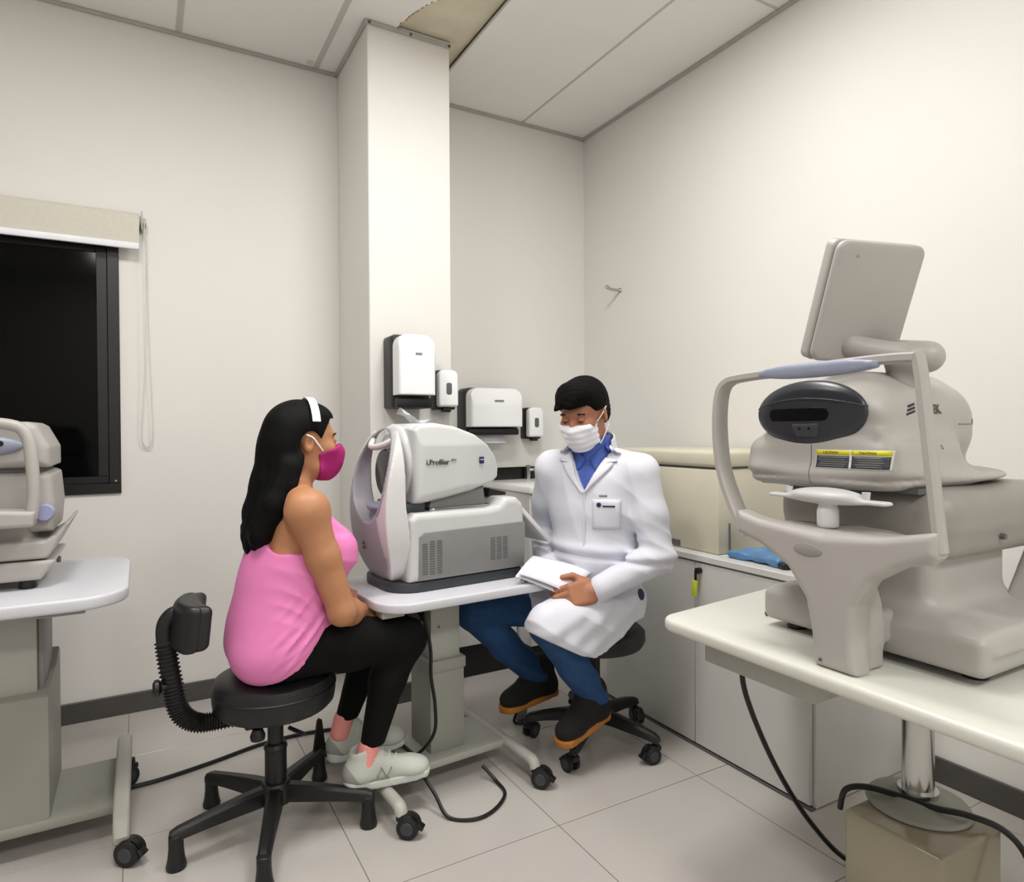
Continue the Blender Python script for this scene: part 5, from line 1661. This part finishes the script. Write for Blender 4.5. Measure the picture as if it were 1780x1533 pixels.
# white coat
F = Field((1.10, 1.72, 0.36), (1.90, 2.50, 1.26), 0.005)
m_torso(F, 0.010)
for q in (-1, 1):
    F.cone(msh[q]-npv(0, 0, 0.005), msh[q]*0.5+melb[q]*0.5, 0.069, 0.066, 0.035)
    F.cone(msh[q]*0.5+melb[q]*0.5, melb[q], 0.066, 0.060, 0.03)
    F.cone(melb[q], mwri[q], 0.062, 0.047, 0.02)
# skirts: panel over the near thigh hanging beside it
tdir = mkne[1]-mhip[1]; tdir = tdir/np.linalg.norm(tdir)
TR = np.stack([tdir, np.cross(npv(0, 0, 1), tdir), npv(0, 0, 1)], 1)
c = (mhip[1]*0.46+mkne[1]*0.54)
F.box(c+npv(0.0, -0.01, -0.030), (0.185, 0.094, 0.118), 0.085, TR, 0.05)
F.box(c+npv(0.065, -0.045, -0.075), (0.125, 0.040, 0.115), 0.038, TR, 0.05)
F.cone(mhip[-1], mhip[-1]*0.62+mkne[-1]*0.38, 0.108, 0.094, 0.05)
F.cone(mhip[1], mkne[1]+npv(0.0, -0.004, 0.0), 0.104, 0.083, 0.03)
F.box(mkne[1]*0.80+mhip[1]*0.20+npv(0, 0, -0.055), (0.085, 0.080, 0.075), 0.06, TR, 0.04)
def coatfold(X, Y, Z):
    f_ = (X-1.58)*BF[0]+(Y-2.11)*BF[1]; l_ = (X-1.58)*BL[0]+(Y-2.11)*BL[1]
    s = 0.012*np.exp(-((Z-0.772+0.05*l_)/0.010)**2)*sstep(f_, 0.0, 0.08)
    s = s - 0.008*np.exp(-((Z-0.800+0.05*l_)/0.018)**2)*sstep(f_, 0.0, 0.08)
    # drape lines on the skirt
    env = sstep(0.66-Z, 0, 0.08)
    s = s + 0.0075*(np.abs(np.sin(21*(X*0.75+Z*1.2)+2*np.sin(9*Y)))**0.7-0.6)*env
    s = s + 0.0022*np.sin(80*(X*0.5-Z)+10*Y)*env
    # sleeve creases round the near elbow
    de = np.sqrt((X-melb[1][0])**2+(Y-melb[1][1])**2+(Z-melb[1][2])**2)
    s = s + 0.0080*(np.abs(np.sin(52*(Z*0.9+0.5*X)))**0.7-0.6)*np.exp(-(de/0.13)**2)
    de2 = np.sqrt((X-1.60)**2+(Y-1.93)**2+(Z-0.93)**2)
    s = s + 0.0055*(np.abs(np.sin(30*(Z+0.8*l_)))**0.7-0.6)*np.exp(-(de2/0.15)**2)
    # soft vertical folds on the chest
    s = s + 0.0045*(np.abs(np.sin(24*l_+7*Z+1.0))**0.8-0.6)*sstep(f_, 0.02, 0.08)*sstep(Z, 0.80, 0.88)
    # groove between sleeve and body
    return s
F.disp(coatfold)
def vee(X, Y, Z):
    f_ = (X-1.56)*BF[0]+(Y-2.095)*BF[1]; l_ = (X-1.56)*BL[0]+(Y-2.095)*BL[1]
    half = 0.50*(Z-1.015)
    inside = np.minimum(half-np.abs(l_-0.000), f_+0.01)
    return np.where(Z > 1.015, inside, -0.02+0*f_)
F.cut(vee)
F.cone(neckb+npv(0.0, 0, 0.0), neckb+npv(-0.03, -0.02, 0.14), 0.066, 0.070, 0.006, 'sub')
F.cut(lambda X, Y, Z: np.interp(X.ravel(), [1.1, 1.16, 1.22, 1.28, 1.34, 1.40, 1.46, 1.52, 1.62, 1.9], [0.575, 0.555, 0.522, 0.490, 0.458, 0.438, 0.448, 0.478, 0.522, 0.560]).reshape(X.shape)-Z+0*Y)
# cuffs end at the wrists
for q in (-1, 1):
    dw = mwri[q]-melb[q]; dw = dw/np.linalg.norm(dw)
coat = F.build('lab_coat', 'coat_white', man, MO)
# lapels: folded strips laid on the coat along the V, and the collar round the neck
cbvh = BVHTree.FromPolygons([tuple(v.co) for v in coat.data.vertices], [tuple(p.vertices) for p in coat.data.polygons])
for q in (-1, 1):
    V = []; Fc = []
    nt_, ns_ = 22, 5
    for i in range(nt_+1):
        t_ = i/nt_
        l_in = 0.086*(1-t_)**0.9; z_in = 1.192-0.182*t_
        wdt = np.interp(t_, [0, 0.25, 0.36, 0.40, 0.47, 0.60, 1.0], [0.040, 0.052, 0.056, 0.022, 0.060, 0.054, 0.004])
        for j in range(ns_+1):
            s_ = j/ns_
            l_ = l_in+wdt*s_*0.94; z_ = z_in+wdt*s_*(0.30*float(sstep(np.float64(t_), 0.3, 0.45))-0.55*(1-float(sstep(np.float64(t_), 0.1, 0.40))))
            o_ = Vector(torso_pt(0.30, q*l_, z_))-Vector(MO)
            hit = cbvh.ray_cast(o_, -Vector(BF), 0.5)
            if hit[0] is not None and (j == 0 or (hit[0]-last_).length < 0.035):
                p = hit[0]
            elif j == 0:
                p = Vector(torso_pt(0.05, q*l_, z_))-Vector(MO)
            else:
                p = last_+Vector(BL)*(q*0.006)-Vector((0, 0, 0.006))
            last_ = p
            V.append(p+Vector(BF)*(0.006+0.004*math.sin(PI*s_))+Vector((0, 0, 0.002)))
    for i in range(nt_):
        for j in range(ns_):
            Fc.append([i*(ns_+1)+j, (i+1)*(ns_+1)+j, (i+1)*(ns_+1)+j+1, i*(ns_+1)+j+1])
    o = mesh_obj('lapel', V, Fc, 'coat_white', coat)
    md = o.modifiers.new('thick', 'SOLIDIFY'); md.thickness = 0.004; md.offset = 0
F = Field((1.42, 1.95, 1.12), (1.70, 2.24, 1.28), 0.004)
F.cone(neckb+npv(0.006, 0.004, 0.005), neckb+npv(-0.004, -0.003, 0.062), 0.088, 0.080, 0.0)
F.cone(neckb+npv(0.0, 0.0, 0.0), neckb+npv(-0.012, -0.008, 0.12), 0.074, 0.074, 0.003, 'sub')
F.cut(lambda X, Y, Z: ((X-neckb[0])*BF[0]+(Y-neckb[1])*BF[1])-0.022+0*Z)
F.cut(lambda X, Y, Z: Z-(neckb[2]+0.058)+0.45*((X-neckb[0])*BF[0]+(Y-neckb[1])*BF[1]))
F.build('collar', 'coat_white', coat, MO)
# front edge of the coat below the V
pts = [torso_pt(0.130, 0.004, 1.01), torso_pt(0.137, 0.004, 0.94), torso_pt(0.140, 0.004, 0.87), torso_pt(0.146, 0.004, 0.81)]
MB().tube([Vector(p)-Vector(MO) for p in smooth_path(pts, 5)], 0.004, 8).build('front_edge', 'coat_white', coat)

# jeans
F = Field((1.00, 1.82, 0.22), (1.78, 2.46, 0.72), 0.005)
for q in (-1, 1):
    m = mhip[q]*0.5+mkne[q]*0.5
    F.cone(mhip[q], m, 0.088, 0.080, 0.02)
    F.cone(m, mkne[q], 0.080, 0.067, 0.02)
    F.cone(mkne[q], mkne[q]*0.5+mank[q]*0.5, 0.066, 0.060, 0.02)
    F.cone(mkne[q]*0.5+mank[q]*0.5, mank[q]+npv(0, 0, 0.0), 0.060, 0.054, 0.02)
F.disp(lambda X, Y, Z: 0.004*np.sin(75*(Z+0.5*X)+12*Y)*sstep(0.45-Z, 0, 0.12))
F.cut(lambda X, Y, Z: 0.228-Z+0*X+0*Y)
F.cut(lambda X, Y, Z: np.minimum(Z-0.478, X-(1.36+0.25*(Y-2.0)*0))+0*Y)
F.build('jeans', 'jeans', man, MO)

# boots: black suede with tan soles
def boot(parent, origin, ank, ang, z0, pitch):
    R = np.array(rotm(rz=ang) @ rotm(ry=pitch))
    C = npv(ank[0], ank[1], z0)
    g_ = lambda x, y, z: C + R @ npv(x, y, z)
    lo = C-0.30; hi = C+0.30; lo[2] = z0-0.12; hi[2] = z0+0.26
    F = Field(lo, hi, 0.005)
    F.cone(g_(0, 0, 0.13), g_(-0.01, 0, 0.05), 0.052, 0.046, 0.02)
    F.cone(g_(-0.02, 0, 0.048), g_(0.12, 0, 0.045), 0.046, 0.044, 0.03)
    F.cone(g_(0.025, 0, 0.125), g_(0.085, 0, 0.080), 0.050, 0.040, 0.03)
    F.cone(g_(0.03, 0, 0.085), g_(0.12, 0, 0.052), 0.038, 0.034, 0.02)
    F.ell(g_(0.150, 0, 0.044), (0.066, 0.049, 0.040), R, 0.02)
    def low(X, Y, Z):
        x, y, z = local(X, Y, Z, C, R)
        return 0.018-z
    F.cut(low)
    b = F.build('boot', 'suede_black', parent, origin)
    F = Field(lo, hi, 0.005)
    X, Y, Z = F.all()
    x, y, z = local(X, Y, Z, C, R)
    wid = 0.042+0.010*sstep(x, 0.02, 0.14)
    d2 = np.maximum(np.abs(y)-wid, np.maximum(np.sqrt(np.maximum(-0.028-x, 0)**2+y**2)-0.043, np.sqrt(np.maximum(x-0.165, 0)**2+y**2)-0.053))
    F.d = np.maximum(d2, np.maximum(-z, z-0.026)).astype(np.float32)
    F.build('boot_sole', 'sole_tan', b, origin)
    for k in range(4):
        xx_ = 0.075+0.024*k; zt = 0.134-0.017*k
        pts = [g_(xx_-0.008, -0.034, zt-0.03), g_(xx_, 0, zt+0.004), g_(xx_+0.008, 0.034, zt-0.03)]
        MB().tube([Vector(p)-Vector(origin) for p in smooth_path(pts, 4)], 0.0028, 6).build('lace', 'suede_black', b)
boot(man, MO, (1.500, 2.012), math.atan2(-0.085, -0.286), 0.140, rad(7))
boot(man, MO, (1.455, 2.312), math.atan2(-0.038, -0.30), 0.140, rad(4))

# surgical mask
F = Field((1.34, 1.92, 1.10), (1.60, 2.22, 1.36), 0.004)
head_shape(F, mHc, mHR, ms*1.055)
F.ell(mHc+mHR @ npv(0.070, 0, -0.055), (0.050, 0.056, 0.066), mHR, 0.03)
def mm(X, Y, Z):
    x, y, z = local(X, Y, Z, mHc, mHR)
    return np.maximum(np.maximum(z+0.014, 0.030-x), np.maximum(-0.128-z, np.abs(y)-0.068))
F.cut(mm)
F.disp(lambda X, Y, Z: 0.0016*np.sin(260*(local(X, Y, Z, mHc, mHR)[2])))
F.build('face_mask', 'mask_white', man, MO)
for q in (-1, 1):
    for zz, ze in ((-0.022, 0.020), (-0.105, -0.045)):
        a = [mg(0.036, q*0.066, zz), mg(0.012, q*0.080, zz*0.5+ze*0.5), mg(-0.014, q*0.088, ze)]
        MB().tube([Vector(p)-Vector(MO) for p in smooth_path(a, 5)], 0.0022, 8).build('ear_loop', 'band_white', man)
# short dark hair
F = Field((1.32, 1.90, 1.20), (1.66, 2.24, 1.50), 0.0045)
F.ell(mHc+mHR @ npv(-0.016, 0, 0.042), (0.114, 0.092, 0.098), mHR, 0.0)
F.ell(mHc+mHR @ npv(0.045, 0.0, 0.088), (0.062, 0.070, 0.042), mHR, 0.03)
F.cone(mHc+mHR @ npv(0.060, -0.02, 0.098), mHc+mHR @ npv(0.122, -0.042, 0.058), 0.034, 0.012, 0.03)
F.cone(mHc+mHR @ npv(0.060, 0.02, 0.098), mHc+mHR @ npv(0.106, 0.010, 0.066), 0.034, 0.016, 0.03)
F.ell(mHc+mHR @ npv(-0.070, 0, -0.02), (0.050, 0.076, 0.07), mHR, 0.03)
def mh(X, Y, Z):
    x, y, z = local(X, Y, Z, mHc, mHR)
    line = np.where(x > 0.035, 0.052, np.where(x > -0.03, 0.012-0.03*(x < 0.01), -0.065))
    line = -0.062+0.080*sstep(x, -0.050, -0.012)+0.036*sstep(x, 0.030, 0.066)
    return line-z
F.cut(mh)
F.disp(lambda X, Y, Z: 0.0012*np.sin(160*Y+120*X+9*np.sin(40*Z)))
F.build('hair', 'hair_dark', man, MO)

# marks on the coat: laid on the cloth surface
bvh = BVHTree.FromPolygons([tuple(v.co) for v in coat.data.vertices], [tuple(p.vertices) for p in coat.data.polygons])
def decal(name, centre, normal, w, h, material, shape='rect', nx=6, ny=4, lift=0.0012, thick=0.0012):
    n = Vector(normal).normalized()
    x = n.cross(Vector((0, 0, 1))).normalized()*-1
    y = n.cross(x)*-1
    if y.z < 0:
        y = -y
    V = []; Fc = []
    c = Vector(centre)-Vector(MO)
    for i in range(nx+1):
        for j in range(ny+1):
            u = i/nx*2-1; v = j/ny*2-1
            if shape == 'disc':
                r = max(abs(u), abs(v)); L_ = math.hypot(u, v) or 1
                u, v = u*r/L_, v*r/L_
            o = c+x*(u*w/2)+y*(v*h/2)+n*0.15
            hit = bvh.ray_cast(o, -n, 0.4)
            p = hit[0] if hit[0] is not None else c+x*(u*w/2)+y*(v*h/2)
            V.append(p+n*lift)
    for i in range(nx):
        for j in range(ny):
            Fc.append([i*(ny+1)+j, (i+1)*(ny+1)+j, (i+1)*(ny+1)+j+1, i*(ny+1)+j+1])
    o = mesh_obj(name, V, Fc, material, coat)
    m = o.modifiers.new('thick', 'SOLIDIFY'); m.thickness = thick; m.offset = 0
    return o
nf = (BF[0]*0.9+BL[0]*0.25, BF[1]*0.9+BL[1]*0.25, 0.12)
pk = torso_pt(0.12, 0.088, 0.935)
decal('pocket', pk, nf, 0.105, 0.110, 'coat_white', nx=8, ny=8, lift=0.003, thick=0.004)
decal('emblem', pk+BL*-0.030+npv(0, 0, 0.034), nf, 0.018, 0.018, 'logo_blue', 'disc', 4, 4, lift=0.0065)
decal('emblem_text', pk+BL*0.008+npv(0, 0, 0.030), nf, 0.046, 0.006, 'logo_blue', 'rect', 5, 1, lift=0.0065)
decal('name_mark', torso_pt(0.12, 0.075, 1.005), nf, 0.030, 0.006, 'ink_grey', 'rect', 4, 1, lift=0.0025)
hp = npv(1.74, 1.86, 0.655)
decal('hip_emblem', npv(1.665, 1.90, 0.628), (-0.10, -0.95, 0.2), 0.040, 0.044, 'logo_blue', 'disc', 6, 6, lift=0.002)

# sheets of paper in the man's hand
def sheet(name, corners, bend, label, sag=0.0):
    A, B, C_, D = [Vector(p) for p in corners]
    V = []; Fc = []
    n = 10
    nrm = (B-A).cross(D-A).normalized()
    cen = (A+B+C_+D)/4
    for i in range(n+1):
        for j in range(n+1):
            u, v = i/n, j/n
            p = A*(1-u)*(1-v)+B*u*(1-v)+C_*u*v+D*(1-u)*v
            p = p+nrm*(bend*math.sin(PI*v)+0.3*bend*math.sin(PI*u))
            V.append(p-cen)
    for i in range(n):
        for j in range(n):
            Fc.append([i*(n+1)+j, (i+1)*(n+1)+j, (i+1)*(n+1)+j+1, i*(n+1)+j+1])
    o = mesh_obj(name, V, Fc, 'paper')
    o.location = cen
    m = o.modifiers.new('thick', 'SOLIDIFY'); m.thickness = 0.0008
    return tag(o, label, 'paper', 'papers in the hand')
sheet('paper_sheet', [(1.165, 2.020, 0.742), (1.335, 1.940, 0.664), (1.500, 2.020, 0.715), (1.300, 2.130, 0.775)], 0.016, 'white sheet of paper on top in the hand of the seated man')
sheet('paper_sheet', [(1.160, 2.030, 0.730), (1.325, 1.950, 0.652), (1.490, 2.040, 0.702), (1.290, 2.140, 0.762)], 0.010, 'lower white sheet of paper held by the seated man')
# ================================================================== cables and small floor things
def cable(name, pts, r, label, m='cable', sub=8):
    p = smooth_path(pts, sub)
    c = p[len(p)//2].copy(); c.z = 0
    o = MB().tube([q-c for q in p], r, 8).build(name, m)
    o.location = c
    return tag(o, label, 'cable')
cable('floor_cable', [(-0.06, 2.655, 0.008), (0.05, 2.66, 0.008), (0.22, 2.70, 0.008), (0.42, 2.76, 0.008), (0.62, 2.76, 0.008), (0.80, 2.70, 0.008), (0.90, 2.62, 0.008)], 0.0075, 'long black cable running over the floor from the left table behind the stool')
cable('power_cable', [(0.835, 2.225, 0.63), (0.850, 2.135, 0.60), (0.868, 2.115, 0.50), (0.868, 2.110, 0.40), (0.880, 2.105, 0.30), (0.880, 2.115, 0.20), (0.835, 2.150, 0.125), (0.79, 2.19, 0.115), (0.765, 2.22, 0.113)], 0.006, 'black cable hanging down in front of the middle table column')
cable('power_cable', [(0.765, 2.115, 0.118), (0.80, 2.07, 0.113), (0.83, 2.00, 0.06), (0.85, 1.93, 0.009), (0.92, 1.88, 0.007), (1.00, 1.895, 0.007), (1.075, 1.96, 0.007), (1.085, 2.04, 0.010), (1.06, 2.10, 0.045)], 0.006, 'black cable looping on the floor under the middle table')
cable('power_cable', [(0.755, 2.46, 0.008), (0.765, 2.40, 0.02), (0.80, 2.33, 0.106), (0.83, 2.20, 0.106)], 0.006, 'short black cable lying behind the near shoe of the woman')
cable('data_cable', [(1.06, 2.46, 0.12), (1.075, 2.50, 0.20), (1.10, 2.54, 0.30), (1.085, 2.55, 0.20), (1.05, 2.54, 0.10), (1.07, 2.52, 0.02), (1.02, 2.50, 0.008)], 0.005, 'grey cable hanging behind the middle table column', 'cable_grey')
cable('power_cable', [(1.47, 1.285, 0.683), (1.47, 1.285, 0.62), (1.49, 1.29, 0.50), (1.56, 1.25, 0.30), (1.66, 1.20, 0.12), (1.76, 1.14, 0.012), (1.90, 1.08, 0.009)], 0.0075, 'black cable hanging from under the right table to the floor')
cable('power_cable', [(1.615, 1.085, 0.24), (1.60, 1.06, 0.304), (1.62, 1.02, 0.326), (1.645, 0.955, 0.330), (1.668, 0.875, 0.330), (1.71, 0.82, 0.327), (1.755, 0.765, 0.306), (1.800, 0.735, 0.24), (1.81, 0.70, 0.12), (1.80, 0.68, 0.01), (1.74, 0.60, 0.009)], 0.0075, 'black cable looping over the pedestal of the right table')
cable('table_cable', [(1.545, 1.26, 0.728), (1.60, 1.295, 0.731), (1.67, 1.30, 0.745), (1.75, 1.275, 0.745), (1.80, 1.24, 0.735)], 0.007, 'short black cable curling on the right table top beside the retinal camera')
ad = empty('power_adapter', (1.42, 2.44, 0), 'pale power adapter with black cable on the floor behind the boots', 'adapter')
MB().box((0, 0, 0.045), (0.05, 0.035, 0.085), 0.008, rotm(rx=0.1), 3).build('body', 'cable_grey', ad)
MB().tube(smooth_path([(-0.03, -0.01, 0.04), (-0.05, -0.03, 0.012), (0.0, -0.05, 0.008), (0.06, -0.04, 0.008)], 6), 0.006, 8).build('cord', 'cable', ad)
fs = empty('foot_switch', (-0.245, 2.79, 0), 'black round foot switch on the floor behind the left table', 'switch')
MB().lathe([(0.07, 0.0), (0.075, 0.006), (0.070, 0.018), (0.055, 0.026), (0.0, 0.030)], n=28).build('pedal', 'black_plastic', fs)
MB().lathe([(0.078, 0.0), (0.080, 0.004), (0.074, 0.007)], n=28).build('rim', 'dark_rubber', fs)
ps = empty('power_strip', (0.79, 2.56, 0), 'dark power strip on the floor behind the middle table', 'power strip')
MB().box((0, 0, 0.022), (0.22, 0.055, 0.042), 0.008).build('body', 'black_plastic', ps)
for x in (-0.07, 0.0, 0.07):
    MB().box((x, 0, 0.0435), (0.036, 0.036, 0.002), 0.001).build('socket', 'slate', ps)
